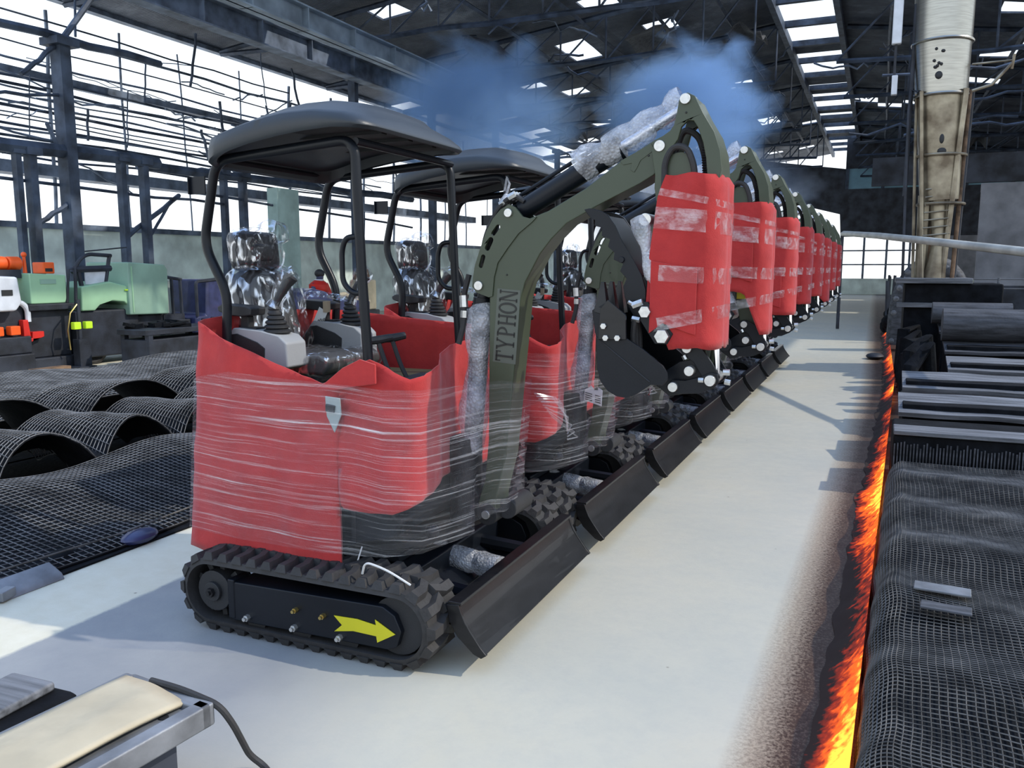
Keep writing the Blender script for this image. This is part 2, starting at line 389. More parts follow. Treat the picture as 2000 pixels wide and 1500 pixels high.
# ------------------------------------------------------------------ mesh building
class MB:
    def __init__(s): s.v = []; s.f = []; s.uv = None
    def add(s, vs, fs):
        o = len(s.v); s.v += [tuple(x) for x in vs]; s.f += [tuple(i + o for i in f) for f in fs]; return s
    def box(s, c, d, rz=0.0, ry=0.0, rx=0.0, taper=1.0):
        M = Matrix.Translation(c) @ Matrix.Rotation(rz, 4, 'Z') @ Matrix.Rotation(ry, 4, 'Y') @ Matrix.Rotation(rx, 4, 'X')
        vs = []
        for z in (-.5, .5):
            k = taper if z > 0 else 1.0
            for x, y in ((-.5, -.5), (.5, -.5), (.5, .5), (-.5, .5)):
                vs.append(M @ Vector((x * d[0] * k, y * d[1] * k, z * d[2])))
        return s.add(vs, [(0, 3, 2, 1), (4, 5, 6, 7), (0, 1, 5, 4), (1, 2, 6, 5), (2, 3, 7, 6), (3, 0, 4, 7)])
    def bx(s, x0, x1, y0, y1, z0, z1):
        return s.box(((x0 + x1) / 2, (y0 + y1) / 2, (z0 + z1) / 2), (x1 - x0, y1 - y0, z1 - z0))
    def prism(s, poly, a, b, axis='y', holes=()):
        """extrude a 2-D polygon; axis y: points are (x, z); axis x: (y, z); axis z: (x, y)"""
        def P(p, t):
            return (p[0], t, p[1]) if axis == 'y' else ((t, p[0], p[1]) if axis == 'x' else (p[0], p[1], t))
        loops = [list(poly)] + [list(h) for h in holes]
        tris = tessellate_polygon([[Vector((p[0], p[1], 0)) for p in L] for L in loops])
        flat = [p for L in loops for p in L]; n = len(flat)
        vs = [P(p, a) for p in flat] + [P(p, b) for p in flat]
        fs = [tuple(t) for t in tris] + [tuple(i + n for i in reversed(t)) for t in tris]
        o = 0
        for L in loops:
            k = len(L)
            for i in range(k):
                j = (i + 1) % k
                fs.append((o + i, o + j, o + j + n, o + i + n))
            o += k
        return s.add(vs, fs)
    def tube(s, path, r, seg=10, cap=True, closed=False):
        pts = [Vector(p) for p in path]; n = len(pts)
        rr = r if isinstance(r, (list, tuple)) else [r] * n
        rings = []; up = None
        for i in range(n):
            if closed: d = pts[(i + 1) % n] - pts[i - 1]
            else: d = pts[min(i + 1, n - 1)] - pts[max(i - 1, 0)]
            if d.length < 1e-9: d = Vector((0, 0, 1))
            d.normalize()
            if up is None:
                up = Vector((0, 0, 1)) if abs(d.z) < .9 else Vector((1, 0, 0))
            x = d.cross(up)
            if x.length < 1e-6: x = d.orthogonal()
            x.normalize(); y = x.cross(d); y.normalize(); up = y
            rings.append([pts[i] + (x * cos(2 * pi * k / seg) + y * sin(2 * pi * k / seg)) * rr[i] for k in range(seg)])
        return s.loft(rings, cap and not closed, closed)
    def loft(s, rings, cap=True, closed=False, wrap=True):
        n = len(rings); k = len(rings[0]); vs = [p for R in rings for p in R]; fs = []
        for i in range(n if closed else n - 1):
            j = (i + 1) % n
            for a in range(k if wrap else k - 1):
                b = (a + 1) % k
                fs.append((i * k + a, i * k + b, j * k + b, j * k + a))
        if cap and not closed:
            fs.append(tuple(range(k - 1, -1, -1))); fs.append(tuple((n - 1) * k + a for a in range(k)))
        return s.add(vs, fs)
    def cyl(s, p0, p1, r, r1=None, seg=16):
        return s.tube([p0, p1], [r, r if r1 is None else r1], seg)
    def ball(s, c, r, seg=12, rings=8, sc=(1, 1, 1), M=None):
        R = []
        for i in range(rings + 1):
            t = pi * i / rings; q = max(sin(t), 1e-3)
            ring = [Vector((r * sc[0] * q * cos(2 * pi * k / seg), r * sc[1] * q * sin(2 * pi * k / seg), -r * sc[2] * cos(t))) for k in range(seg)]
            R.append([Vector(c) + (M @ p if M else p) for p in ring])
        return s.loft(R)
    def grid(s, fn, nu, nv):
        vs = [fn(i / nu, j / nv) for j in range(nv + 1) for i in range(nu + 1)]
        fs = [(j * (nu + 1) + i, j * (nu + 1) + i + 1, (j + 1) * (nu + 1) + i + 1, (j + 1) * (nu + 1) + i) for j in range(nv) for i in range(nu)]
        return s.add(vs, fs)
    def build(s, name, material, parent=None, smooth=True, angle=35, bevel=0.0, bseg=2, uvs=None, subsurf=0, solid=0.0):
        me = bpy.data.meshes.new(name)
        me.from_pydata([tuple(v) for v in s.v], [], s.f)
        me.materials.append(MATS[material])
        bm = bmesh.new(); bm.from_mesh(me)
        if uvs is None:
            bmesh.ops.recalc_face_normals(bm, faces=bm.faces)
        bm.to_mesh(me); bm.free()
        if uvs is not None:
            L = me.uv_layers.new(name='UVMap')
            for lp in me.loops: L.data[lp.index].uv = uvs[lp.vertex_index]
        for p in me.polygons: p.use_smooth = smooth
        if smooth:
            try: me.set_sharp_from_angle(angle=radians(angle))
            except Exception: pass
        o = bpy.data.objects.new(name, me); COL.objects.link(o)
        if parent is not None: o.parent = parent
        if solid:
            md = o.modifiers.new('thick', 'SOLIDIFY'); md.thickness = solid; md.offset = 0
        if bevel:
            md = o.modifiers.new('bevel', 'BEVEL'); md.width = bevel; md.segments = bseg; md.limit_method = 'ANGLE'; md.angle_limit = radians(40)
            try: md.harden_normals = True
            except Exception: pass
        if subsurf:
            md = o.modifiers.new('sub', 'SUBSURF'); md.levels = subsurf; md.render_levels = subsurf
        return o

def tag(o, label, cat, group=None, kind=None):
    o['label'] = label; o['category'] = cat
    if group: o['group'] = group
    if kind: o['kind'] = kind
    return o
def thing(name, label, cat, loc=(0, 0, 0), rz=0.0, group=None):
    o = bpy.data.objects.new(name, None); COL.objects.link(o)
    o.empty_display_size = 0.1
    o.location = loc; o.rotation_euler = (0, 0, rz)
    return tag(o, label, cat, group)
def struct(o):
    o['kind'] = 'structure'; return o
def dup(root, loc, label, skip=()):
    r = root.copy(); COL.objects.link(r); r.location = loc; r['label'] = label
    for ch in list(root.children):
        if ch.name.split('.')[0] in skip: continue
        c = ch.copy(); COL.objects.link(c); c.parent = r
        for g in ch.children:
            if g.name.split('.')[0] in skip: continue
            d = g.copy(); COL.objects.link(d); d.parent = c
    return r
def arc(c, r, a0, a1, n):
    return [(c[0] + r * cos(a0 + (a1 - a0) * i / n), c[1] + r * sin(a0 + (a1 - a0) * i / n)) for i in range(n + 1)]
def circ(c, r, n=16): return arc(c, r, 0, 2 * pi * (n - 1) / n, n - 1)
def rpath(pts, r, n=5):
    """polyline with rounded corners"""
    P = [Vector(p) for p in pts]; out = [P[0]]
    for i in range(1, len(P) - 1):
        a = (P[i - 1] - P[i]); b = (P[i + 1] - P[i]); d = min(r, a.length * .49, b.length * .49)
        p0 = P[i] + a.normalized() * d; p1 = P[i] + b.normalized() * d
        for k in range(n + 1):
            t = k / n; out.append(p0 * (1 - t) ** 2 + P[i] * 2 * t * (1 - t) + p1 * t * t)
    return out + [P[-1]]
def interp(x, tab):
    if x <= tab[0][0]: return tab[0][1]
    for (a, b), (c, d) in zip(tab, tab[1:]):
        if x <= c: return b + (d - b) * (x - a) / (c - a)
    return tab[-1][1]
def nz(*p): return noise.noise(Vector(p))

# ================================================================== mini excavator (built once at the origin, then copied)
def track_belt(y0, y1):
    mb = MB(); x0, x1, zc, R, r = -1.255, -0.345, 0.172, 0.146, 0.122
    def loop(rad, n=18):
        L = []
        for i in range(n + 1):
            a = -pi / 2 + pi * i / n; L.append((x1 + rad * cos(a), zc + rad * sin(a)))
        for i in range(n + 1):
            a = pi / 2 + pi * i / n; L.append((x0 + rad * cos(a), zc + rad * sin(a)))
        return L
    lo, li = loop(R), loop(r)
    rings = []
    for (a, b) in zip(lo, li):
        rings.append([(a[0], y0 + .008, a[1]), (a[0], y1 - .008, a[1]), (b[0], y1, b[1]), (b[0], y0, b[1])])
    mb.loft(rings, cap=False, closed=True)
    Lst = x1 - x0; per = 2 * Lst + 2 * pi * R; n = 36
    def at(s, h):
        s %= per
        if s < Lst: return (x0 + s, zc - R - h), (1, 0), (0, -1)
        s -= Lst
        if s < pi * R:
            a = -pi / 2 + s / R; return (x1 + (R + h) * cos(a), zc + (R + h) * sin(a)), (-sin(a), cos(a)), (cos(a), sin(a))
        s -= pi * R
        if s < Lst: return (x1 - s, zc + R + h), (-1, 0), (0, 1)
        s -= Lst
        a = pi / 2 + s / R; return (x0 + (R + h) * cos(a), zc + (R + h) * sin(a)), (-sin(a), cos(a)), (cos(a), sin(a))
    ym = (y0 + y1) / 2; pit = per / n
    def lug(s, ya, yb, yc):
        # ya = outer end, yb = inner end; slanted chevron block
        vs = []
        for (h, hw, k) in ((-.004, .028, 0.0), (.026, .015, .012)):
            for yy, off in ((ya, 0.0), (yc, .0), (yb, .022)):
                sg = 1 if yb > ya else -1
                y = yy + (k * sg if yy == ya else (-k * sg * .5 if yy == yb else 0))
                for q in (-hw, hw):
                    (px, pz), _, _ = at(s + q + off, h); vs.append((px, y, pz))
        mb.add(vs, [(0, 1, 7, 6), (1, 3, 9, 7), (3, 5, 11, 9), (5, 4, 10, 11), (4, 2, 8, 10), (2, 0, 6, 8), (6, 7, 9, 8), (8, 9, 11, 10), (0, 2, 3, 1), (2, 4, 5, 3)])
    for i in range(n):
        lug(i * pit, y0, ym + .01, y0 + .075)
        lug((i + .5) * pit, y1, ym - .01, y1 - .075)
    return mb

def make_excavator():
    root = thing('mini_excavator', 'x', 'excavator', (0, 0, 0), 0, 'mini excavators parked in a row')
    R = root
    # ---- undercarriage
    for side in (0, 1):
        y0, y1 = (-.10, .15) if side == 0 else (1.09, 1.34)
        sg = -1 if side == 0 else 1
        yo = y0 if side == 0 else y1                     # outer face
        track_belt(y0, y1).build('rubber_track', 'rubber', R, angle=25)
        fr = MB()
        pl = [(-1.125, .235), (-.40, .250), (-.345, .222), (-.318, .16), (-.338, .098), (-.385, .078), (-1.14, .068)]
        ya, yb = sorted((yo - sg * .004, yo - sg * .20))
        fr.prism(pl, ya, yb)
        fr.bx(-1.155, -1.12, min(yo, yo - sg * .1), max(yo, yo - sg * .1), .075, .245)
        f = fr.build('track_frame', 'black_paint', R, bevel=.006)
        sp = MB()
        sp.cyl((-1.245, yo - sg * .02, .172), (-1.245, yo - sg * .16, .172), .088, seg=24)
        sp.cyl((-1.245, yo - sg * .004, .172), (-1.245, yo - sg * .05, .172), .042, seg=20)
        for k in range(9):
            a = 2 * pi * k / 9
            sp.box((-1.245 + .098 * cos(a), yo - sg * .08, .172 + .098 * sin(a)), (.045, .05, .026), ry=-a)
        s_ = sp.build('drive_sprocket', 'soft_black', R, bevel=.003)
        hb = MB(); hb.cyl((-1.245, yo + sg * .012, .172), (-1.245, yo - sg * .02, .172), .02, seg=6); hb.cyl((-1.245, yo + sg * .02, .172), (-1.245, yo, .172), .009, seg=8)
        hb.build('hub_nut', 'black_gloss', s_)
        for rx in (-1.03, -.80, -.575):
            ro = MB(); ro.cyl((rx, yo - sg * .025, .078), (rx, yo - sg * .17, .078), .05, seg=20)
            ro.build('track_roller', 'soft_black', R)
        idl = MB(); idl.cyl((-.348, yo - sg * .03, .172), (-.348, yo - sg * .15, .172), .115, seg=28); idl.build('idler_wheel', 'soft_black', R)
        if side == 0:
            for (bx_, bz, m, r) in ((-1.053, .094, 'zinc', .0135), (-.813, .094, 'zinc', .0135), (-.595, .092, 'zinc', .0135), (-.804, .170, 'brass', .011), (-.67, .168, 'brass', .011)):
                b = MB(); b.cyl((bx_, yo + .004, bz), (bx_, yo - .014, bz), r, seg=6); b.cyl((bx_, yo - .012, bz), (bx_, yo - .026, bz), r * .62, seg=10)
                b.build('bolt', m, f)
            ar = MB(); ar.prism([(-.621, .178), (-.514, .182), (-.427, .172), (-.431, .194), (-.342, .15), (-.423, .103), (-.427, .128), (-.532, .130), (-.621, .113), (-.584, .145)], yo + .003, yo - .0)
            ar.build('direction_arrow', 'yellow_vinyl', f)
    u = MB()
    u.bx(-1.05, -.45, .16, 1.08, .12, .27); u.bx(-1.0, -.55, .28, .96, .27, .31)
    u.prism([(-.46, .19), (-.34, .13), (-.34, .10), (-.46, .10)], .30, .90)
    u.build('undercarriage', 'black_paint', R, bevel=.01)
    sl = MB(); sl.cyl((-.85, .62, .305), (-.85, .62, .375), .36, seg=40); sl.cyl((-.85, .62, .32), (-.85, .62, .345), .40, seg=40)
    sl.build('slew_ring', 'soft_black', R)
    for yv in (.30, .90):
        b = MB(); b.tube([(-.5, yv, .20), (-.28, yv, .19), (-.12, yv, .18)], [.035, .032, .03], 8)
        b.build('blade_arm', 'black_paint', R)
    # dozer blade
    prof = [(-.125, .265), (-.116, .24), (-.099, .20), (-.077, .168), (-.056, .14), (-.035, .112), (-.010, .086), (-.028, .072), (-.06, .084), (-.127, .145), (-.159, .20), (-.168, .26)]
    bl = MB(); bl.prism(prof, 0.004, 1.236)
    bl.prism([(-0.172, 0.262), (-0.121, 0.268), (-0.112, 0.24), (-0.094, 0.2), (-0.072, 0.168), (-0.051, 0.14), (-0.03, 0.112), (-0.005, 0.086), (-0.028, 0.07), (-0.06, 0.082), (-0.129, 0.142), (-0.162, 0.198)], -.004, .012)
    bl.prism([(-0.172, 0.262), (-0.121, 0.268), (-0.112, 0.24), (-0.094, 0.2), (-0.072, 0.168), (-0.051, 0.14), (-0.03, 0.112), (-0.005, 0.086), (-0.028, 0.07), (-0.06, 0.082), (-0.129, 0.142), (-0.162, 0.198)], 1.228, 1.244)
    bl.bx(-.168, -.112, 0, 1.24, .262, .276)
    bl.build('dozer_blade', 'black_gloss', R, bevel=.003, angle=50)
    # blade cylinder in bubble wrap
    bc = MB(); bc.tube([(-.60, .62, .215), (-.19, .62, .175)], .035, 14); bc.tube([(-.21, .62, .178), (-.12, .62, .165)], .018, 10)
    c = bc.build('blade_cylinder', 'black_paint', R)
    wr = MB(); wr.tube([(-.55 + .03 * i, .60 + .004 * sin(i * 2.1), .225 - .0030 * i + .003 * sin(i * 1.7)) for i in range(12)], [.050 + .007 * abs(sin(i * 1.3 + .5)) for i in range(12)], 18)
    wr.build('bubble_wrap', 'bubble_wrap', c)
    ft = MB(); ft.cyl((-.62, .60, .26), (-.56, .58, .235), .012, seg=8); ft.cyl((-.60, .57, .20), (-.50, .565, .20), .011, seg=8); ft.cyl((-.58, .60, .235), (-.585, .60, .275), .014, seg=6)
    ft.build('hose_fitting', 'zinc', c)
    # swing cylinder (polished rod under the house)
    sc_ = MB(); sc_.cyl((-.80, .26, .40), (-.56, .24, .432), .026); sc_.cyl((-.47, .235, .445), (-.38, .23, .455), .02); sc_.ball((-.36, .23, .457), .03)
    s_ = sc_.build('swing_cylinder', 'black_paint', R)
    rd = MB(); rd.cyl((-.56, .24, .432), (-.46, .234, .447), .0135); rd.build('piston_rod', 'chrome', s_)
    # ---- house
    hs = MB()
    hs.prism([(-1.44, .40), (-.76, .355), (-.66, .40), (-.45, .455), (-.42, .52), (-.50, .60), (-.525, .85), (-.56, .94), (-.62, .98), (-1.40, .99), (-1.46, .9)], .10, 1.10)
    hs.prism([(-1.46, .48), (-1.40, .36), (-.80, .34), (-.64, .40), (-.64, .62), (-1.46, .66)], .09, 1.11)
    hs.build('upper_house', 'black_paint', R, bevel=.02)
    dk = MB(); dk.bx(-1.42, -.46, .16, 1.06, .985, 1.012); dk.build('deck_plate', 'olive_paint', R, bevel=.004)
    sb = MB(); sb.prism([(-.46, .42), (-.33, .40), (-.30, .44), (-.31, .52), (-.36, .60), (-.46, .74)], .57, .67)
    sb.cyl((-.40, .62, .38), (-.40, .62, .78), .075); sb.cyl((-.19, .60, .47), (-.215, .86, .45), .045, seg=18); sb.cyl((-.263, .545, .452), (-.263, .72, .452), .05, seg=20)
    sb.build('swing_bracket', 'soft_black', R, bevel=.004)
    lg = MB(); lg.tube(rpath([(-.66, .30, .43), (-.60, .29, .44), (-.55, .285, .44)], .01), .018, 8); lg.build('shackle', 'zinc', R)
    # ---- boom
    by0, by1 = .55, .69
    boom_poly = [(-.246, 1.413), (-.25, 1.128), (-.254, .785), (-.272, .607), (-.29, .551), (-.305, .50), (-.302, .446), (-.285, .422), (-.261, .414), (-.236, .425), (-.221, .455),
                 (-.216, .537), (-.171, .717), (-.154, .876), (-.133, 1.09), (-.112, 1.286), (-.102, 1.40), (-.082, 1.47), (-.047, 1.531), (-.016, 1.586), (.033, 1.645), (.099, 1.707), (.255, 1.786), (.404, 1.855),
                 (.456, 1.885), (.50, 1.93), (.515, 1.975), (.50, 2.012), (.478, 2.022), (.453, 2.014), (.373, 1.968), (.321, 1.942), (.176, 1.842), (.017, 1.758), (-.066, 1.73), (-.124, 1.685), (-.176, 1.625), (-.219, 1.563), (-.237, 1.5)]
    bm_ = MB(); bm_.prism(boom_poly, by0, by1)
    boom = bm_.build('boom', 'olive_paint', R, bevel=.005, angle=30)
    plate = [(-.246, 1.405), (-.305, 1.425), (-.325, 1.45), (-.321, 1.49), (-.311, 1.54), (-.289, 1.602), (-.257, 1.681), (-.226, 1.733), (-.193, 1.768), (-.154, 1.789), (-.124, 1.776), (-.091, 1.738), (-.057, 1.729), (-.03, 1.735),
             (-.05, 1.715), (-.11, 1.67), (-.16, 1.61), (-.205, 1.55), (-.222, 1.49), (-.23, 1.41)]
    def slot(a, b, w):
        A, B = Vector(a), Vector(b); d = (B - A).normalized(); n = Vector((-d.y, d.x)); out = []
        a0 = math.atan2(n.y, n.x)
        for k in range(7):
            t = a0 + pi * k / 6; out.append((A.x + w * cos(t), A.y + w * sin(t)))
        for k in range(7):
            t = a0 + pi + pi * k / 6; out.append((B.x + w * cos(t), B.y + w * sin(t)))
        return out
    slots = [slot((-.203, 1.698), (-.224, 1.672), .010), slot((-.236, 1.645), (-.252, 1.612), .012), slot((-.272, 1.575), (-.283, 1.538), .010)]
    for (a, b) in ((.543, .556), (.684, .697)):
        m = MB(); m.prism(plate, a, b, holes=slots); m.build('boom_bracket', 'olive_paint', boom, bevel=.0025, angle=30)
    # joggled stiffener on the upper boom and rolled edge lines
    rb = MB(); rb.prism([(.318, 1.94), (.44, 2.0), (.452, 1.975), (.40, 1.94), (.385, 1.91), (.375, 1.895), (.36, 1.905), (.365, 1.93), (.33, 1.925)], .547, .552); rb.build('stiffener_plate', 'olive_paint', boom, bevel=.001)
    def pin(x, z, r, y0, y1, par, m='zinc', seg=20, name='pin'):
        b = MB(); b.cyl((x, y0, z), (x, y1, z), r, seg=seg); return b.build(name, m, par, bevel=.0015, angle=40)
    pin(-.154, 1.754, .0175, .532, .708, boom); pin(-.292, 1.454, .0195, .532, .708, boom); pin(-.263, .452, .0195, .532, .708, boom); pin(.479, 1.985, .021, .515, .725, boom)
    for (hx, hz) in ((-.165, 1.50), (.43, 1.955), (-.262, 1.428)):
        pin(hx, hz, .004, .546, .552, boom, 'letter_black', 8, 'drain_hole')
    # lettering, reading up the boom
    import mathutils
    ox, oz = -.137, 1.132                              # baseline start; text runs along d, letter tops towards u
    d = Vector((.075, 1)).normalized(); up = Vector((-d.y, d.x))
    H = .082
    def P(s, t): return (ox + d.x * s + up.x * t, oz + d.y * s + up.y * t)
    bk = MB(); bk.prism([P(-.008, -.012), P(.305, -.012), P(.305, H + .012), P(-.008, H + .012)], .5488, .551); bk.build('lettering_back', 'letter_back', boom)
    LT = MB(); Y0, Y1 = .5465, .5505
    def stroke(q): LT.prism([P(a, b) for a, b in q], Y0, Y1)
    def rect(a, b, c, e): stroke([(a, c), (b, c), (b, e), (a, e)])
    def serif(x, t, w=.022): rect(x - w / 2, x + w / 2, t - .0025, t + .0025)
    s0 = 0.0; Wd = .04
    # T
    rect(s0, s0 + .043, H - .007, H); rect(s0 + .017, s0 + .026, 0, H); serif(s0 + .0215, .003); rect(s0, s0 + .004, H - .022, H); rect(s0 + .039, s0 + .043, H - .022, H)
    s0 = .052   # Y
    stroke([(s0 + .017, 0), (s0 + .026, 0), (s0 + .026, .036), (s0 + .017, .036)]); stroke([(s0 + .017, .036), (s0 + .026, .036), (s0 + .011, H), (s0 + .001, H)]); stroke([(s0 + .019, .036), (s0 + .024, .032), (s0 + .042, H), (s0 + .036, H)])
    serif(s0 + .0215, .003); serif(s0 + .005, H - .002, .018); serif(s0 + .039, H - .002, .016)
    s0 = .106   # P
    rect(s0 + .006, s0 + .015, 0, H); serif(s0 + .010, .003); rect(s0, s0 + .018, H - .005, H)
    A = [(s0 + .014 + .026 * cos(t), H - .023 + .023 * sin(t)) for t in [pi / 2 - pi * k / 12 for k in range(13)]]
    B = [(s0 + .014 + .017 * cos(t), H - .023 + .018 * sin(t)) for t in [-pi / 2 + pi * k / 12 for k in range(13)]]
    stroke(A + B)
    s0 = .153   # H
    rect(s0 + .004, s0 + .013, 0, H); rect(s0 + .034, s0 + .043, 0, H); rect(s0 + .012, s0 + .036, H / 2 - .003, H / 2 + .003)
    for q in (.0085, .0385):
        serif(s0 + q, .003, .018); serif(s0 + q, H - .003, .018)
    s0 = .203   # O
    ou = [(s0 + .023 + .024 * cos(t), H / 2 + (H / 2 + .001) * sin(t)) for t in [2 * pi * k / 24 for k in range(24)]]
    inn = [(s0 + .023 + .0145 * cos(t), H / 2 + (H / 2 - .006) * sin(t)) for t in [2 * pi * k / 24 for k in range(24)]]
    LT.prism([P(*q) for q in ou], Y0, Y1, holes=[[P(*q) for q in inn]])
    s0 = .254   # N
    rect(s0 + .004, s0 + .0085, 0, H); rect(s0 + .038, s0 + .0425, 0, H); stroke([(s0 + .002, H), (s0 + .013, H), (s0 + .0425, 0), (s0 + .034, 0)])
    serif(s0 + .006, .003, .016); serif(s0 + .04, H - .003, .016); rect(s0 - .003, s0 + .008, H - .005, H)
    LT.build('lettering', 'letter_black', boom, smooth=False)
    # ---- boom cylinder in its bubble-wrap sleeve
    q = MB(); q.tube([(-.31, .62, 1.40), (-.365, .62, .74)], .042, 18); q.cyl((-.292, .60, 1.454), (-.292, .64, 1.454), .035); q.tube([(-.298, .62, 1.44), (-.31, .62, 1.38)], .03, 14)
    q.tube([(-.365, .62, .74), (-.38, .62, .60)], .024, 12)
    bcyl = q.build('boom_cylinder', 'black_paint', R)
    sl_ = MB(); pts = []; rr = []
    for i in range(22):
        t = i / 21; z = 1.385 - .70 * t; pts.append((-.306 - .066 * t + .004 * sin(i * 1.1), .615 + .004 * sin(i * .8), z)); rr.append(.060 + .010 * sin(i * .55) + .008 * nz(i * .6, 2, 1) - (.028 if i == 0 else 0) - (.02 if i == 21 else 0))
    sl_.tube(pts, rr, 22, cap=False); sl_.build('bubble_wrap', 'bubble_wrap', bcyl, angle=60)
    hz_ = MB(); hz_.tube(rpath([(-.36, .585, 1.50), (-.385, .575, 1.40), (-.375, .57, 1.30), (-.40, .56, 1.20)], .06), .013, 8); hz_.build('hydraulic_hose', 'rubber', bcyl)
    fz = MB(); fz.cyl((-.383, .575, 1.41), (-.379, .572, 1.36), .018, seg=6); fz.cyl((-.377, .571, 1.345), (-.378, .57, 1.315), .016, seg=6); fz.build('hose_fitting', 'zinc', bcyl)
    # ---- dipper arm
    outer = [(.547, 2.146), (.556, 2.165), (.578, 2.173), (.606, 2.158), (.639, 2.094), (.682, 2.024), (.705, 1.956), (.713, 1.885), (.700, 1.84), (.68, 1.78), (.47, 1.78), (.462, 1.83), (.463, 1.878), (.452, 1.94), (.448, 1.975), (.462, 2.01), (.49, 2.022), (.515, 2.038), (.53, 2.058), (.54, 2.10)]
    hole = [(.560, 2.05), (.584, 2.072), (.605, 2.068), (.62, 2.045), (.642, 1.986), (.654, 1.931), (.660, 1.875), (.650, 1.81), (.50, 1.81), (.496, 1.88), (.506, 1.935), (.526, 1.975), (.548, 2.005)]
    am = MB()
    for (a, b) in ((.522, .540), (.700, .718)): am.prism(outer, a, b, holes=[hole])
    rim = [(.606, 2.158), (.639, 2.094), (.682, 2.024), (.705, 1.956), (.713, 1.885), (.700, 1.84)]
    am.prism(rim + [(x - .012, z - .004) for x, z in reversed(rim)], .535, .705)
    am.prism([(.46, 1.84), (.715, 1.84), (.70, 1.50), (.665, 1.16), (.59, 1.10), (.585, 1.20), (.52, 1.5)], .565, .675)
    arm = am.build('dipper_arm', 'olive_paint', R, bevel=.004, angle=30)
    tp = MB(); tp.prism(arc((.552, 1.90), .062, 0, pi, 12) + [(.49, 1.83), (.614, 1.83)], .545, .56); tp.build('hose_guide_plate', 'olive_paint', arm, bevel=.002)
    pin(.572, 2.149, .0195, .512, .728, arm); pin(.434, 1.712, .024, .50, .74, arm); pin(.576, 2.10, .004, .518, .523, arm, 'letter_black', 8, 'drain_hole')
    hs1 = MB(); hs1.tube(rpath([(.497, .53, 1.78), (.497, .53, 1.93), (.528, .532, 1.985), (.582, .532, 1.975), (.612, .535, 1.90), (.61, .54, 1.80)], .05, 8), .0125, 10); hs1.build('hydraulic_hose', 'rubber', R)
    hs2 = MB(); hs2.tube(rpath([(.50, .63, 1.93), (.545, .63, 2.062), (.605, .63, 2.03), (.64, .63, 1.92), (.645, .63, 1.80)], .06, 8), .013, 10)
    for k in range(18):
        hs2.ball((.628 + .0008 * k, .628, 1.985 - .0095 * k), .0155, 8, 4, sc=(1, 1, .45))
    hs2.build('hydraulic_hose', 'rubber', R)
    # ---- arm cylinder on top of the boom
    A0, A1 = Vector((-.154, .62, 1.754)), Vector((.572, .62, 2.149)); D = (A1 - A0)
    a = MB(); a.tube([A0 + D * .04, A0 + D * .60], .043, 20); a.tube([A0 + D * .60, A0 + D * .63], .048, 20); a.ball(A0, .04)
    acyl = a.build('arm_cylinder', 'black_paint', R)
    r = MB(); r.tube([A0 + D * .63, A0 + D * .97], .021, 14); r.ball(A1, .03); r.build('piston_rod', 'chrome', acyl)
    n_ = Vector((-D.z, 0, D.x)).normalized()
    h = MB(); h.tube([A0 + n_ * .058 + D * .02, A0 + n_ * .056 + D * .57, A0 + n_ * .03 + D * .60], .0085, 8); h.build('steel_pipe', 'black_paint', acyl)
    w = MB(); pts = []; rr = []
    for i in range(26):
        t = .40 + .58 * i / 25; pts.append(A0 + D * t + n_ * (.020 * sin(i * .45) ** 2 + .008)); rr.append(max(.02, .056 + .020 * nz(i * .35, 7.7, .3) + .006 * sin(i * .9)))
    w.tube(pts, rr, 24, cap=False)
    W0 = []
    for v in w.v:
        p = Vector(v); k = nz(p.x * 16, p.y * 16, p.z * 16) * .012; W0.append((p.x - k * .5, p.y + k * .6, p.z + k))
    w.v = W0
    w.build('bubble_wrap', 'bubble_wrap', acyl, angle=50)
    fl = MB()
    for k in range(7):
        a_ = k * .9; b0 = A0 + D * .405 + n_ * .03
        fl.add([b0, b0 + n_ * (.06 + .02 * sin(a_)) + Vector((-.02 * cos(a_), .03 * sin(a_), 0)), b0 + n_ * .055 + Vector((.02 + .015 * cos(a_ * 2), .035 * cos(a_), .01)), b0 + Vector((.03, .02 * sin(a_), -.01))], [(0, 1, 2, 3)])
    fl.build('film_knot', 'bubble_wrap', acyl)
    h2 = MB()
    for k in range(3):
        o = .575 + .03 * k
        h2.tube(rpath([(-.30, o, 1.52), (-.27, o - .02, 1.66), (-.21, o - .01, 1.785), (-.145, o, 1.83), (-.10, o + .005, 1.80)], .05, 5), .010, 8)
    h2.build('hydraulic_hose', 'rubber', R)
    h3 = MB()
    for k in range(3):
        o = .57 + .03 * k
        h3.cyl((-.165, o, 1.818), (-.135, o, 1.833), .014, seg=6); h3.cyl((-.205, o, 1.79), (-.185, o, 1.803), .0135, seg=6)
    h3.build('hose_fitting', 'zinc', R)
    # ---- bucket
    bp = [(.253, 1.366), (.271, 1.255), (.277, 1.139), (.29, 1.092), (.32, 1.055), (.357, 1.035), (.396, 1.03), (.434, 1.046), (.491, 1.087), (.537, 1.088), (.556, 1.112), (.553, 1.137), (.537, 1.162), (.461, 1.221), (.392, 1.262), (.388, 1.353), (.318, 1.401)]
    bk_ = MB()
    for (a, b) in ((.42, .432), (.808, .82)): bk_.prism(bp, a, b)
    sh = bp[0:9]; inn = [(x + .009, z + .009) for x, z in sh]
    bk_.prism(sh + inn[::-1], .43, .81)
    for (a, b) in ((.545, .56), (.68, .695)):
        bk_.prism([(.46, 1.085), (.535, 1.03), (.58, 1.038), (.60, 1.075), (.64, 1.09), (.672, 1.12), (.668, 1.16), (.62, 1.178), (.57, 1.165), (.50, 1.115)], a, b)
    bucket = bk_.build('bucket', 'black_paint', R, bevel=.003, angle=40)
    sm = MB(); sm.tube([(.272, .419, 1.262), (.487, .419, 1.098)], .0035, 6); sm.build('weld_seam', 'soft_black', bucket)
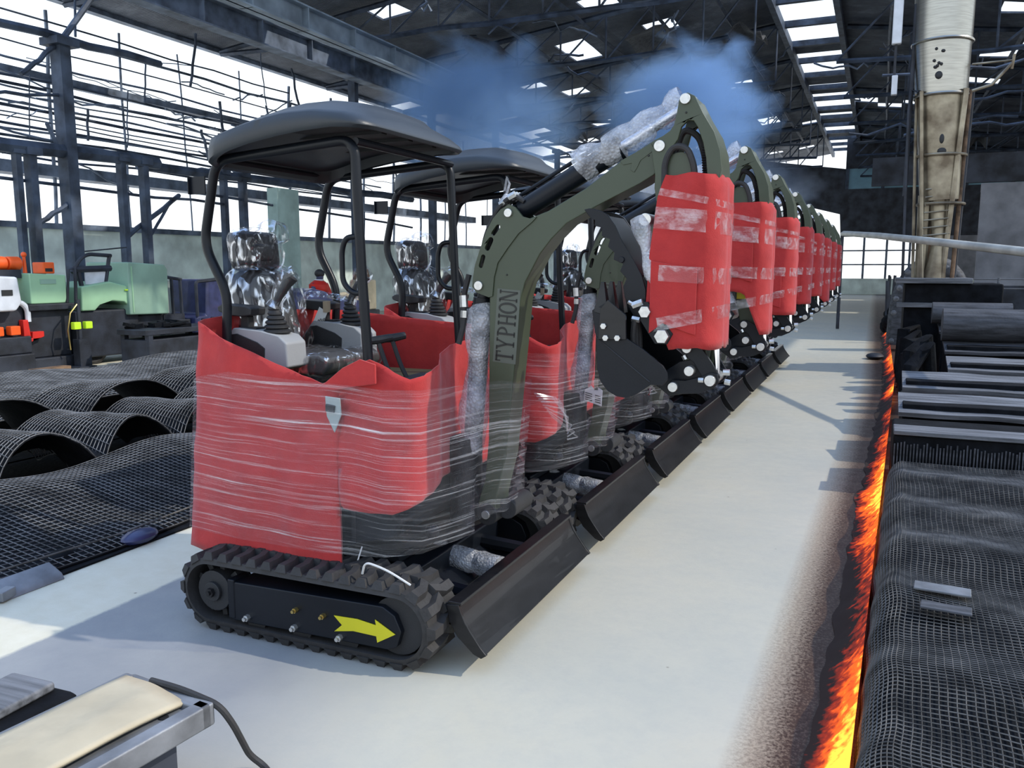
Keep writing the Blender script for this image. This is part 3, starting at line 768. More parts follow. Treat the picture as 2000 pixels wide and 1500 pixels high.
    for (a, b) in ((.408, .42), (.82, .832)):
        ct = MB(); ct.prism([(.290, 1.372), (.319, 1.408), (.391, 1.352), (.394, 1.258), (.283, 1.255)], a, b); ct.build('side_cutter', 'black_gloss', bucket, bevel=.002)
    for (bx_, bz) in ((.306, 1.307), (.315, 1.262), (.362, 1.263)):
        pin(bx_, bz, .0125, .396, .408, bucket, 'zinc', 6, 'bolt')
    for yv in (.445, .56, .675, .79):
        th = MB()
        vs = [(.262, yv - .028, 1.36), (.318, yv - .028, 1.345), (.318, yv + .028, 1.345), (.262, yv + .028, 1.36), (.283, yv - .012, 1.475), (.296, yv - .012, 1.475), (.296, yv + .012, 1.475), (.283, yv + .012, 1.475)]
        th.add(vs, [(0, 3, 2, 1), (4, 5, 6, 7), (0, 1, 5, 4), (1, 2, 6, 5), (2, 3, 7, 6), (3, 0, 4, 7)])
        th.build('bucket_tooth', 'black_gloss', bucket, bevel=.002)
    for (a, b) in ((.525, .541), (.699, .715)):
        k = MB(); k.prism([(.572, 1.225), (.59, 1.245), (.615, 1.247), (.66, 1.225), (.70, 1.17), (.732, 1.118), (.722, 1.088), (.70, 1.078), (.676, 1.092), (.662, 1.118), (.63, 1.17), (.585, 1.20)], a, b); k.build('bucket_link', 'black_paint', R, bevel=.002)
        k = MB(); k.prism([(.53, 1.07), (.545, 1.052), (.58, 1.045), (.66, 1.052), (.715, 1.078), (.732, 1.10), (.725, 1.128), (.70, 1.135), (.66, 1.115), (.60, 1.098), (.55, 1.098)], a - .016, b - .016 if a < .6 else b); k.build('bucket_link', 'black_paint', R, bevel=.002)
    pin(.559, 1.073, .019, .49, .75, bucket); pin(.62, 1.138, .019, .49, .75, bucket); pin(.70, 1.105, .021, .49, .75, bucket); pin(.606, 1.223, .018, .505, .735, bucket)
    for q_ in range(4):
        gf = MB()
        if q_ == 0: gf.cyl((.655, .505, 1.105), (.675, .505, 1.105), .01, seg=6)
        if q_ == 1: gf.cyl((.593, .515, 1.195), (.601, .515, 1.18), .009, seg=6)
        if q_ == 2: gf.cyl((.735, .58, 1.13), (.76, .58, 1.13), .012, seg=8)
        if q_ == 3: gf.cyl((.735, .62, 1.088), (.757, .62, 1.085), .011, seg=8)
        gf.build('grease_fitting', 'zinc', bucket)
    cl = MB(); cl.tube([(.69, .62, 1.75), (.692, .62, 1.30)], .03, 14); cc = cl.build('bucket_cylinder', 'black_paint', R)
    cl = MB(); cl.tube([(.692, .62, 1.30), (.70, .62, 1.115)], .017, 12); cl.build('piston_rod', 'chrome', cc)
    # ---- hydraulic thumb
    ta = [(.189, 1.756), (.210, 1.760), (.233, 1.757), (.262, 1.748), (.286, 1.734), (.318, 1.691), (.349, 1.626), (.396, 1.553), (.425, 1.502), (.443, 1.445), (.444, 1.40), (.436, 1.34), (.405, 1.33), (.383, 1.365), (.36, 1.414), (.353, 1.458), (.366, 1.488), (.339, 1.517), (.351, 1.545), (.312, 1.561), (.315, 1.589), (.288, 1.611), (.296, 1.64), (.262, 1.654), (.264, 1.684), (.234, 1.692), (.234, 1.714), (.211, 1.728)]
    t_ = MB()
    for (a, b) in ((.500, .514), (.726, .74)): t_.prism(ta, a, b)
    ed = [(.286, 1.730), (.318, 1.688), (.349, 1.623), (.396, 1.55), (.425, 1.5)]
    t_.prism(ed + [(x - .014, z - .008) for x, z in reversed(ed)], .512, .728)
    t_.cyl((.345, .49, 1.56), (.345, .75, 1.56), .012)
    th = t_.build('thumb', 'black_paint', R, bevel=.002)
    pin(.522, 1.271, .028, .44, .78, th, 'zinc', 6, 'bolt'); pin(.452, 1.362, .024, .45, .77, th, 'zinc', 6, 'bolt')
    k = MB(); k.prism([(.42, 1.40), (.46, 1.40), (.56, 1.28), (.54, 1.24), (.49, 1.24), (.43, 1.33)], .470, .484); k.build('thumb_link', 'black_paint', R, bevel=.002)
    k = MB(); k.prism([(.42, 1.40), (.46, 1.40), (.56, 1.28), (.54, 1.24), (.49, 1.24), (.43, 1.33)], .756, .77); k.build('thumb_link', 'black_paint', R, bevel=.002)
    k = MB(); pts = [(.40 + .012 * i + .006 * sin(i), .505, 1.72 - .035 * i) for i in range(12)]; k.tube(pts, [.028 + .01 * sin(i * 1.3) + .008 * nz(i, 3, 3) for i in range(12)], 16); k.build('bubble_wrap', 'bubble_wrap', R, angle=60)
    fx = MB(); fx.cyl((.40, .47, 1.385), (.44, .47, 1.40), .014, seg=6); fx.cyl((.40, .47, 1.335), (.43, .47, 1.33), .012, seg=6); fx.cyl((.385, .46, 1.40), (.41, .47, 1.385), .008, seg=6); fx.build('hose_fitting', 'zinc', R)
    fx = MB()
    for k in range(3):
        fx.tube(rpath([(.41, .47 + .02 * k, 1.33), (.40 + .01 * k, .48 + .02 * k, 1.25), (.42, .5, 1.17 - .02 * k), (.47, .56, 1.12)], .05), .012, 8)
    fx.build('hydraulic_hose', 'rubber', R)
    # ---- canopy
    low = [(-1.36, 1.952), (-1.285, 1.981), (-1.213, 2.004), (-1.102, 2.028), (-.975, 2.047), (-.844, 2.061), (-.708, 2.068), (-.54, 2.06)]
    top = [(-1.36, 2.055), (-1.228, 2.079), (-1.127, 2.103), (-1.029, 2.121), (-.934, 2.132), (-.795, 2.133), (-.662, 2.115), (-.52, 2.078)]
    cu, cv = -.968, .545
    def rim_ring(sx, sy, zf, n=96, ex=8.0):
        out = []
        for k in range(n):
            a_ = 2 * pi * k / n; c_, s_ = cos(a_), sin(a_)
            q = (abs(c_) ** ex + abs(s_) ** ex) ** (-1 / ex)
            x = cu + sx * q * c_; y = cv + sy * q * s_
            out.append((x, y, zf(x, y)))
        return out
    L_ = lambda x, y: interp(x, low); T_ = lambda x, y: interp(x, top)
    dome = lambda x, y: interp(x, top) + .030 * (1 - ((y - cv) / .5) ** 2)
    rings = [rim_ring(.36, .42, lambda x, y: interp(x, low) + .055), rim_ring(.38, .438, lambda x, y: interp(x, low) + .05), rim_ring(.385, .445, lambda x, y: L_(x, y) + .005), rim_ring(.40, .458, L_), rim_ring(.413, .468, lambda x, y: L_(x, y) + .012),
             rim_ring(.413, .468, lambda x, y: L_(x, y) * .45 + T_(x, y) * .55), rim_ring(.403, .46, T_), rim_ring(.37, .43, lambda x, y: dome(x, y) + .008), rim_ring(.30, .36, lambda x, y: dome(x, y) + .03), rim_ring(.29, .30, lambda x, y: dome(x, y) + .048), rim_ring(.15, .15, lambda x, y: dome(x, y) + .065), rim_ring(.02, .02, lambda x, y: dome(x, y) + .07)]
    cn = MB(); cn.loft(rings, cap=True)
    canopy = cn.build('canopy', 'canopy_plastic', R, angle=50)
    lin = MB()
    for yv in (.34, .55, .76): lin.bx(-1.30, -.62, yv - .02, yv + .02, 2.070, 2.088)
    lin.bx(-1.32, -.60, .15, .94, 2.083, 2.09)
    lin.build('roof_lining', 'soft_black', canopy)
    for s_, yv in ((0, .19), (1, 1.0)):
        path = rpath([(-.615, yv, 1.0), (-.645, yv, 1.5), (-.665, yv, 2.035), (-1.375, yv, 1.985), (-1.462, yv, 1.63), (-1.345, yv, 1.42), (-1.375, yv, 1.0)], .075, 7)
        rb_ = MB(); rb_.tube(path, .0205, 14); bar = rb_.build('roll_bar', 'black_paint', R, angle=60)
        for xv in (-.80, -1.20):
            b = MB(); b.cyl((xv, yv + .02, 1.985 + (xv + 1.375) * .07), (xv, yv + .045, 1.985 + (xv + 1.375) * .07), .012, seg=6); b.build('bolt', 'zinc', bar)
        hd = MB(); hd.tube(rpath([(-.645, yv, 1.655), (-.715, yv - .005, 1.65), (-.735, yv - .005, 1.60), (-.735, yv - .005, 1.47), (-.69, yv, 1.425), (-.63, yv, 1.43)], .04, 6), .0115, 10); hd.build('grab_handle', 'black_paint', bar, angle=60)
        if s_ == 0:
            mbk = MB(); mbk.box((-1.482, yv, 1.885), (.085, .006, .075)); mbk.box((-1.523, yv - .006, 1.885), (.004, .02, .075)); mbk.build('mirror_bracket', 'black_paint', bar)
    for xv, zv in ((-.66, 2.025), (-1.36, 1.99)):
        cb = MB(); cb.tube([(xv, .19, zv), (xv, 1.0, zv)], .016, 10); cb.build('cross_bar', 'black_paint', R)
    # ---- seat in clear plastic
    def pillow(c, d, ry=0.0, ex=4, n=24, m=10):
        mb = MB(); M = Matrix.Translation(c) @ Matrix.Rotation(ry, 4, 'Y'); Rg = []
        for i in range(m + 1):
            t = -pi / 2 + pi * i / m; cz = sin(t); q = max(abs(cos(t)) ** .35, .02)
            ring = []
            for k in range(n):
                a_ = 2 * pi * k / n; c_, s_ = cos(a_), sin(a_); e_ = (abs(c_) ** ex + abs(s_) ** ex) ** (-1 / ex)
                ring.append(M @ Vector((cz * d[0] / 2, c_ * e_ * q * d[1] / 2, s_ * e_ * q * d[2] / 2)))
            Rg.append(ring)
        return mb.loft(Rg)
    st = MB(); st.bx(-1.40, -1.0, .36, .80, 1.01, 1.06); st.prism([(-1.44, 1.05), (-1.38, 1.04), (-1.50, 1.5), (-1.55, 1.5)], .40, .74); seat = st.build('seat', 'soft_black', R, bevel=.02)
    pillow((-1.16, .57, 1.095), (.42, .44, .10), ry=0).v
    cs = MB(); cs.prism([(-1.38, 1.06), (-.975, 1.055), (-.945, 1.09), (-.95, 1.125), (-.99, 1.145), (-1.15, 1.13), (-1.34, 1.14)], .35, .79); cs.build('seat_cushion', 'seat_vinyl_light', seat, bevel=.03, bseg=4, angle=60)
    pillow((-1.445, .555, 1.315), (.13, .40, .42), ry=-.19, ex=5).build('backrest', 'seat_vinyl', seat, angle=60)
    pillow((-1.40, .555, 1.33), (.10, .24, .30), ry=-.19).build('backrest_panel', 'seat_vinyl_light', seat, angle=60)
    pillow((-1.475, .53, 1.605), (.10, .30, .19), ry=-.08, ex=7).build('headrest', 'seat_vinyl', seat, angle=60)
    pillow((-1.437, .53, 1.600), (.045, .17, .085), ry=-.08).build('headrest_panel', 'seat_vinyl', seat, angle=60)
    pc = pillow((-1.475, .54, 1.612), (.125, .335, .215), ry=-.08, n=40, m=14)
    pc.v = [tuple(Vector(v) + Vector((0, .05 if v[1] > .66 and v[2] > 1.66 else 0, .05 if v[1] > .62 and v[2] > 1.68 else 0)) + Vector((1, 1, 1)) * .008 * nz(v[0] * 22, v[1] * 22, v[2] * 22)) for v in pc.v]
    pc.build('plastic_cover', 'seat_plastic', seat, angle=70)
    pc = pillow((-1.43, .56, 1.305), (.19, .48, .50), ry=-.19, n=40, m=18)
    pc.v = [tuple(Vector(v) + Vector((.5, .3, .2)) * .035 * nz(v[0] * 9, v[1] * 11, v[2] * 8)) for v in pc.v]
    pc.build('plastic_cover', 'seat_plastic', seat, angle=70)
    pc = MB(); pc.prism([(-1.39, 1.05), (-.97, 1.04), (-.93, 1.09), (-.935, 1.135), (-.98, 1.158), (-1.15, 1.142), (-1.34, 1.155)], .34, .80); pc.build('plastic_cover', 'seat_plastic', seat, bevel=.03, bseg=4, angle=70)
    ab = MB(); ab.tube(rpath([(-1.42, .80, 1.30), (-1.41, .82, 1.40), (-1.25, .82, 1.39), (-1.16, .82, 1.375)], .03), .016, 10); ab.build('arm_bar', 'seat_plastic', seat)
    # ---- consoles
    for s_, (ya, yb) in ((0, (.225, .365)), (1, (.80, .94))):
        k = MB(); cp = [(-1.44, 1.165), (-1.355, 1.265), (-1.20, 1.255), (-1.10, 1.235), (-1.065, 1.205), (-1.06, 1.10), (-1.10, 1.085), (-1.20, 1.08), (-1.42, 1.10)]
        k.prism(cp, ya, yb); con = k.build('control_console', 'console_grey', R, bevel=.016, bseg=3, angle=50)
        k = MB(); k.prism([(-1.425, 1.165), (-1.37, 1.235), (-1.33, 1.24), (-1.22, 1.205), (-1.18, 1.18), (-1.185, 1.105), (-1.40, 1.09)], ya - .004, ya + .01); k.build('side_panel', 'soft_black', con, bevel=.003)
        k = MB(); k.bx(-1.34, -1.25, ya + .03, yb - .03, 1.258, 1.266); k.build('switch_plate', 'soft_black', con, bevel=.002)
        pin(-1.225, 1.135, .006, ya - .009, ya, con, 'zinc', 8, 'bolt')
        ym = (ya + yb) / 2; k = MB()
        n_b = 5
        prof = []
        for i in range(n_b):
            z0 = 1.243 + i * .0195; r0 = .062 - .0075 * i
            prof += [(r0 * .84, z0), (r0, z0 + .004), (r0, z0 + .011), (r0 * .80, z0 + .018)]
        prof += [(.024, 1.343), (.028, 1.349), (.024, 1.362)]
        rg = [[(-1.165 - (z - 1.243) * .12 + r_ * cos(2 * pi * a_ / 20), ym + r_ * sin(2 * pi * a_ / 20), z) for a_ in range(20)] for r_, z in prof]
        k.loft(rg); k.build('rubber_boot', 'soft_black', con, angle=30)
        k = MB(); k.tube([(-1.178, ym, 1.355), (-1.160, ym + .01, 1.40), (-1.125, ym + .02, 1.455), (-1.10, ym + .03, 1.49)], [.016, .018, .023, .03], 12); js = k.build('joystick', 'soft_black', con)
        k = MB(); pts = [(-1.18, ym, 1.355), (-1.168, ym + .008, 1.385), (-1.155, ym + .01, 1.41), (-1.135, ym + .014, 1.45), (-1.115, ym + .02, 1.49), (-1.075, ym + .03, 1.51)]
        k.tube(pts, [.040, .030, .036, .042, .052, .034], 18); k.build('plastic_bag', 'seat_plastic', con)
        k = MB(); k.prism([(-1.46, 1.355), (-1.43, 1.368), (-1.30, 1.36), (-1.265, 1.35), (-1.27, 1.32), (-1.33, 1.313), (-1.40, 1.318), (-1.455, 1.335)], ya + .02, yb - .02); k.prism([(-1.35, 1.32), (-1.31, 1.315), (-1.31, 1.25), (-1.36, 1.25)], ya + .05, yb - .05); k.build('armrest', 'soft_black', con, bevel=.008)
        if s_ == 1:
            k = MB(); k.box((-1.31, ya + .006, 1.285), (.055, .002, .08), ry=.5); tg_ = k.build('paper_tag', 'paper_white', con)
            k = MB()
            for j in range(5): k.box((-1.325 + .011 * j, ya + .004, 1.262 + .002 * j), (.004, .002, .018 + .006 * (j % 2)), ry=.5)
            k.build('tag_print', 'paper_print', con)
            k = MB(); k.box((-1.275, ya + .012, 1.335), (.024, .03, .055)); k.build('cardboard_sleeve', 'cardboard', con)
    # ---- travel levers
    for yv in (.33, .44):
        k = MB(); k.tube(rpath([(-.56, yv, 1.0), (-.62, yv, 1.10), (-.665, yv, 1.22)], .05), .010, 8); lv = k.build('travel_lever', 'soft_black', R)
        k = MB(); k.tube([(-.70, yv - .03, 1.222), (-.665, yv, 1.226), (-.63, yv + .05, 1.235)], [.016, .019, .016], 10); k.build('lever_grip', 'soft_black', lv)
    k = MB(); k.bx(-.62, -.52, .28, .60, 1.0, 1.06); k.build('lever_plinth', 'soft_black', R, bevel=.01)
    return root

# ================================================================== packaging: red felt and stretch film
def dense(cols, step):
    out = []
    n = len(cols)
    for i in range(n):
        a, b = cols[i], cols[(i + 1) % n]
        L = math.hypot(b[0] - a[0], b[1] - a[1]); k = max(1, int(L / step))
        for j in range(k):
            t = j / k; out.append(tuple(p + (q - p) * t for p, q in zip(a, b)))
    return out
BODY = [(-1.40, .07, .295, 1.300), (-1.27, .04, .275, 1.240), (-1.08, .035, .278, 1.180), (-.965, .03, .283, 1.140), (-.80, .03, .292, 1.093), (-.745, .02, .294, 1.072), (-.70, .03, .296, 1.088), (-.676, .035, .297, 1.10), (-.672, .04, .585, 1.105), (-.60, .05, .575, 1.15), (-.52, .05, .572, 1.178), (-.42, .06, .575, 1.13), (-.36, .08, .60, 1.105),
        (-.33, .14, .62, 1.115), (-.36, .30, .64, 1.14), (-.43, .45, .62, 1.165), (-.46, .60, .62, 1.19), (-.44, .80, .60, 1.205), (-.40, 1.0, .62, 1.215), (-.42, 1.10, .50, 1.22), (-.50, 1.15, .36, 1.235), (-1.0, 1.17, .31, 1.265), (-1.35, 1.16, .30, 1.295), (-1.43, 1.10, .30, 1.305), (-1.44, .85, .30, 1.32), (-1.44, .3, .30, 1.318), (-1.43, .13, .30, 1.306)]
def body_felt(name, label, loc, group):
    cols = dense(BODY, .028); nv = 26; n = len(cols); vs = []; fs = []
    # split the near step so the lower sheet ends in a clean vertical edge
    for j in range(nv + 1):
        t = j / nv
        for (x, y, zb, zt) in cols:
            z = zb + (zt - zb) * t
            xx = x - (max(0, min(1, (-1.2 - x) / .2))) * .105 * (1.3 - z)
            ny = -1 if y < .2 else (1 if y > 1.05 else 0)
            d = .016 * nz(x * 5, y * 5, z * 4) + .008 * nz(x * 14, y * 14, z * 9)
            # folds gathering at the tied point on the near side
            kx, kz = x + .745, z - 1.05
            if y < .2:
                ang = math.atan2(kz, kx); rr = math.hypot(kx, kz)
                d += .016 * sin(ang * 13) * math.exp(-rr * 2.2) * min(1, rr * 8)
                d -= .02 * math.exp(-(rr / .08) ** 2)
            yy = y - d if y < .6 else y + d
            if y > .2 and y < 1.0: xx += d
            sk = .03 * (1 - t) if (y < .2 and x > -.672) else 0
            vs.append((xx, yy - sk, z))
    for j in range(nv):
        for a in range(n):
            b = (a + 1) % n
            fs.append((j * n + a, j * n + b, (j + 1) * n + b, (j + 1) * n + a))
    mb = MB(); mb.v = vs; mb.f = fs
    o = mb.build(name, 'red_felt', None, angle=80, solid=.004)
    o.location = loc
    tag(o, label, 'felt cover', group)
    # little folded collar where the sheet doubles over beside the post
    fo = MB()
    pts = [(-.745, .015, 1.06), (-.70, .005, 1.085), (-.62, .01, 1.145), (-.54, .02, 1.182), (-.47, .03, 1.165), (-.47, .028, 1.09), (-.56, .008, 1.075), (-.66, .0, 1.055)]
    fo.prism([(p[0], p[2]) for p in pts], .000, .012)
    fo.build('folded_corner', 'red_felt', o, bevel=.004)
    pt = MB(); pt.prism([(-.705, 1.03), (-.635, 1.025), (-.63, .96), (-.665, .885), (-.70, .95)], .000, .007); pt.build('inspection_window', 'glass_green', o, bevel=.003)
    ph = MB(); ph.prism([(-.70, 1.0), (-.655, .995), (-.66, .965), (-.70, .97)], -.008, .002); ph.build('lock_cover', 'soft_black', o, bevel=.004)
    # stretch film wound round cover and boom
    F = [(-1.405, .055, .38, 1.06), (-1.2, .012, .38, 1.10), (-.95, .002, .385, 1.09), (-.74, -.012, .39, 1.085), (-.58, -.012, .40, 1.08), (-.42, -.03, .42, 1.075), (-.30, .04, .43, 1.07), (-.21, .32, .44, 1.065), (-.16, .50, .46, 1.06), (-.125, .535, .47, 1.05), (-.10, .56, .47, 1.05), (-.10, .68, .47, 1.05), (-.125, .72, .47, 1.05),
         (-.30, 1.0, .45, 1.06), (-.42, 1.19, .42, 1.08), (-1.0, 1.21, .38, 1.1), (-1.40, 1.19, .38, 1.08), (-1.45, 1.1, .38, 1.06), (-1.455, .6, .38, 1.06), (-1.445, .12, .38, 1.06)]
    cols = dense(F, .05); nv = 18; n = len(cols); vs = []; fs = []; uv = []; s = 0.0
    S = []
    for i, c_ in enumerate(cols):
        S.append(s); b = cols[(i + 1) % n]; s += math.hypot(b[0] - c_[0], b[1] - c_[1])
    for j in range(nv + 1):
        t = j / nv
        for i in range(n + 1):
            x, y, zb, zt = cols[i % n]; z = zb + (zt - zb) * t
            xx = x - (max(0, min(1, (-1.2 - x) / .2))) * .105 * (1.3 - z)
            if x > -.2: xx = x + interp(z, [(.45, -.085), (.62, -.045), (.72, -.028), (.88, -.014), (1.09, .0)])
            d = .004 * nz(x * 9, y * 9, z * 26)
            vs.append((xx, y + (d if y > .6 else -d), z)); uv.append((S[i % n] if i < n else s, z + (.05 * S[i % n] if i < n else .05 * s) * .3))
    m = n + 1
    for j in range(nv):
        for a in range(n):
            fs.append((j * m + a, j * m + a + 1, (j + 1) * m + a + 1, (j + 1) * m + a))
    mb = MB(); mb.v = vs; mb.f = fs
    mb.build('stretch_film', 'stretch_film', o, angle=80, uvs=uv)
    # loose film end in front of the boom
    lf = MB()
    for k in range(9):
        a_ = k * .6
        lf.tube([(-.10 + .01 * k, .70, .98 - .012 * k), (-.04 + .012 * k, .76 + .01 * k, .96 - .02 * k + .03 * sin(a_)), (.02, .80, .86 - .012 * k)], .004, 5)
    lf.build('loose_film', 'tape_film', o)
    return o

def arm_felt(name, label, loc, group, zb=1.225, tail=None, seed=0, zt=1.872, front=0.726):
    def left(z): return interp(z, [(1.2, .475), (1.30, .458), (1.36, .450), (1.57, .460), (1.80, .488), (1.83, .500), (1.88, .520)])
    per = []
    N1, N2 = 14, 9
    for i in range(N1): per.append((i / N1, 0.0))                     # near face, left to right
    for i in range(N2): per.append((1.0, i / N2))                     # front
    for i in range(N1): per.append((1 - i / N1, 1.0))                 # far face
    for i in range(N2): per.append((0.0, 1 - i / N2))                 # back
    nv = 22; n = len(per); vs = []; fs = []; uv = []
    random.seed(seed + 3)
    def bottom(a, b):
        z = zb + (.055 if a < .28 else .0) + .012 * nz(a * 5, b * 3, seed)
        if tail is not None and (a > .55):
            z = zb + (tail - zb) * min(1, (a - .55) / .3)
        return z
    for j in range(nv + 1):
        t = j / nv
        for (a, b) in per:
            z0 = bottom(a, b); z = z0 + (zt + .006 * nz(a * 3, b * 4, seed + 9) - z0) * t
            L = left(z); x = L + (front + .002 - L) * a - (.018 if z > 1.85 else 0) * a
            y = .482 + .276 * b
            ca = min(a, 1 - a) * 2; cb = min(b, 1 - b) * 2
            d = .010 * nz(a * 3 + seed, b * 3, z * 5) + .006 * nz(a * 9, b * 9 + seed, z * 11)
            if b == 0.0: y -= d + .012 * ca; y += .075 * max(0, (a - .72) / .28) ** 2.2
            elif b == 1.0: y += d + .012 * ca; y -= .05 * max(0, (a - .75) / .25) ** 2
            elif a == 1.0: x += d; y = .557 + .151 * b
            else: x -= d
            vs.append((x, y, z))
    for j in range(nv):
        for a in range(n):
            b = (a + 1) % n
            fs.append((j * n + a, j * n + b, (j + 1) * n + b, (j + 1) * n + a))
    mb = MB(); mb.v = vs; mb.f = fs
    # gathered top
    k = len(mb.v); mb.v.append((.62, .62, zt - .015))
    for a in range(n): mb.f.append((nv * n + a, nv * n + (a + 1) % n, k))
    o = mb.build(name, 'red_felt', None, angle=50, solid=.004)
    o.location = loc
    tag(o, label, 'felt wrap', group)
    fl = MB(); zz = zb
    fl.prism([(.468, zz + .055), (.52, zz + .095), (.62, zz + .06), (.645, zz + .055), (.645, zz + .30), (.47, zz + .33)], .462, .468)
    fl.build('overlapping_fold', 'red_felt', o, bevel=.002, angle=50)
    for q, (z0, z1, sl) in enumerate(((1.665, 1.745, -.025), (1.475, 1.535, -.015), (1.31, 1.36, .06), (1.775, 1.80, -.05))):
        z0 += .02 * nz(seed, q, 1); z1 += .02 * nz(seed, q, 1)
        tv = []; tu = []
        ring = [(-.006, -.014), (.74, -.02), (.90, .07), (1.03, .26), (1.03, .82), (.9, 1.05), (-.006, 1.06), (-.03, .5)]
        dn = []
        for i in range(8):
            A, B = ring[i], ring[(i + 1) % 8]
            for j in range(6): dn.append((A[0] + (B[0] - A[0]) * j / 6, A[1] + (B[1] - A[1]) * j / 6))
        dn.append(dn[0])
        for j in range(4):
            t = j / 3
            for i, (a, b) in enumerate(dn):
                z = z0 + (z1 - z0) * t + sl * (a - .5); L = left(z)
                bul = .030 * (1 - (2 * a - 1) ** 2) if abs(b - .5) > .5 else 0
                y = .482 + .276 * b + (-bul if b < .5 else bul)
                tv.append((L + (front - L) * a + .004 * nz(a * 9, b * 9, z * 40 + seed), y, z)); tu.append((i * .07, z * 1.0 + seed))
        f2 = [(j * len(dn) + i, j * len(dn) + i + 1, (j + 1) * len(dn) + i + 1, (j + 1) * len(dn) + i) for j in range(3) for i in range(len(dn) - 1)]
        tb = MB(); tb.v = tv; tb.f = f2; tb.build('tape_band', 'tape_film', o, angle=70, uvs=tu)
    return o

# ================================================================== setting
def slab(name, x0, x1, y0, y1, z0, z1, m):
    return struct(MB().bx(x0, x1, y0, y1, z0, z1).build(name, m))
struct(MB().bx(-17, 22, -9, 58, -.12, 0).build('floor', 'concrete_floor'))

XW = -15.0
slab('wall_left', XW - .2, XW, 2, 56, 0, 2.35, 'wall_pale')
slab('trim_1', XW - .25, XW + .08, 2, 56, 2.35, 2.47, 'burnt_steel_light')
slab('trim_2', XW - .2, XW + .3, 2, 30, 3.42, 3.66, 'burnt_steel_light')
slab('trim_3', XW - .1, XW + .2, 2, 26, 5.38, 5.52, 'burnt_steel_light')
slab('trim_4', XW - .1, XW + .1, 2, 56, 7.10, 7.2, 'burnt_steel_light')
random.seed(21)
def warped(p0, p1, r, n=7, w=.04, seg=5, name='beam', m='burnt_steel'):
    P0, P1 = Vector(p0), Vector(p1); L = (P1 - P0).length
    pts = [P0 + (P1 - P0) * (i / n) + Vector((random.uniform(-w, w), 0, random.uniform(-w, w))) * (0 if i in (0, n) else 1) for i in range(n + 1)]
    return struct(MB().tube(pts, r, seg).build(name, m, smooth=False))
for z in (3.78, 3.9, 4.0, 4.12, 4.24, 4.36, 4.48, 4.60, 4.72, 4.84, 4.96, 5.08, 5.18, 5.28, 5.7, 5.95, 6.2, 6.5):
    warped((XW + random.uniform(-.3, .5), 3, z + .05), (XW + random.uniform(-.3, .5), random.uniform(17, 24), z), random.uniform(.014, .036), 10, .05, m=random.choice(('burnt_steel', 'burnt_steel_light')))
for k in range(15):
    y = 4.2 + k * 1.95
    warped((XW + .05, y, 2.4), (XW + .05 + random.uniform(-.2, .2), y + random.uniform(-.2, .2), 6.8), random.choice((.02, .028, .04)), 6, .03, name='column', m='burnt_steel_light')
# slender steel columns and knee braces standing inside the wall
for k, (px, y, r, z1) in enumerate(((-11.5, 6.71, .06, 3.5), (-11.5, 6.95, .08, 3.5), (-11.5, 7.65, .125, 5.35), (-11.5, 8.74, .07, 3.6), (-11.5, 9.25, .075, 3.6), (-12, 11.9, .07, 3.7), (-12, 12.5, .08, 3.7), (-11.0, 15.5, .1, 6.3), (-11.0, 19.5, .1, 6.3), (-11.0, 24, .1, 6.3), (-11.0, 30, .1, 6.3))):
    c = MB(); c.box((px, y, z1 / 2), (r * 2, r * 1.6, z1)); c.box((px, y, z1 - .1), (r * 3.4, r * 3.4, .12)); struct(c.build('column', 'burnt_steel', smooth=False))
for a, b, r in (((-11.5, 6.95, 2.2), (-11.5, 7.62, 2.65), .045), ((-11.5, 8.8, 2.1), (-12, 10.6, 3.0), .045), ((-11.5, 9.3, 2.1), (-12, 10.4, 2.9), .03), ((-11.5, 7.3, 3.9), (-11.5, 7.65, 3.2), .035), ((-11.5, 7.6, 5.2), (-11.5, 8.7, 6.6), .05),
                ((-11.5, 7.6, 5.2), (-11.5, 6.9, 4.6), .04), ((-11.5, 5.0, 5.30), (-11.5, 9.8, 5.36), .07), ((-11.5, 5.6, 4.1), (-11.5, 7.6, 4.4), .03), ((-11.5, 5, 3.45), (-11.5, 9.6, 3.5), .12), ((-12, 9.6, 3.5), (-12, 20, 3.6), .10), ((-11.5, 5.4, 2.95), (-12, 12, 2.9), .03), ((-12, 11, 3.1), (-12, 20, 2.75), .03)):
    warped(a, b, r, 6, .03, 6)
pc = MB(); pc.box((-12, 13.9, 1.7), (.3, .8, 3.4)); struct(pc.build('column', 'column_green', smooth=False))
# tangle of sagging conduits and laths under the left roof
for k in range(46):
    y = random.uniform(4.5, 22); x = random.uniform(-14.6, -11.2); z = random.uniform(3.6, 5.6)
    dy = random.uniform(.6, 3.2); dz = random.gauss(0, .25)
    warped((x, y, z), (x + random.uniform(-.4, .4), y + dy, z + dz), random.uniform(.008, .022), 6, .05, 5, m='burnt_steel_light')
for k in range(22):
    y = random.uniform(5, 20); x = random.uniform(-14.6, -11.6); z = random.uniform(3.7, 5.6)
    warped((x, y, z), (x + random.uniform(-.2, .2), y + random.uniform(-.3, .3), z + random.uniform(.5, 1.3)), random.uniform(.012, .035), 5, .03, 5, 'column')

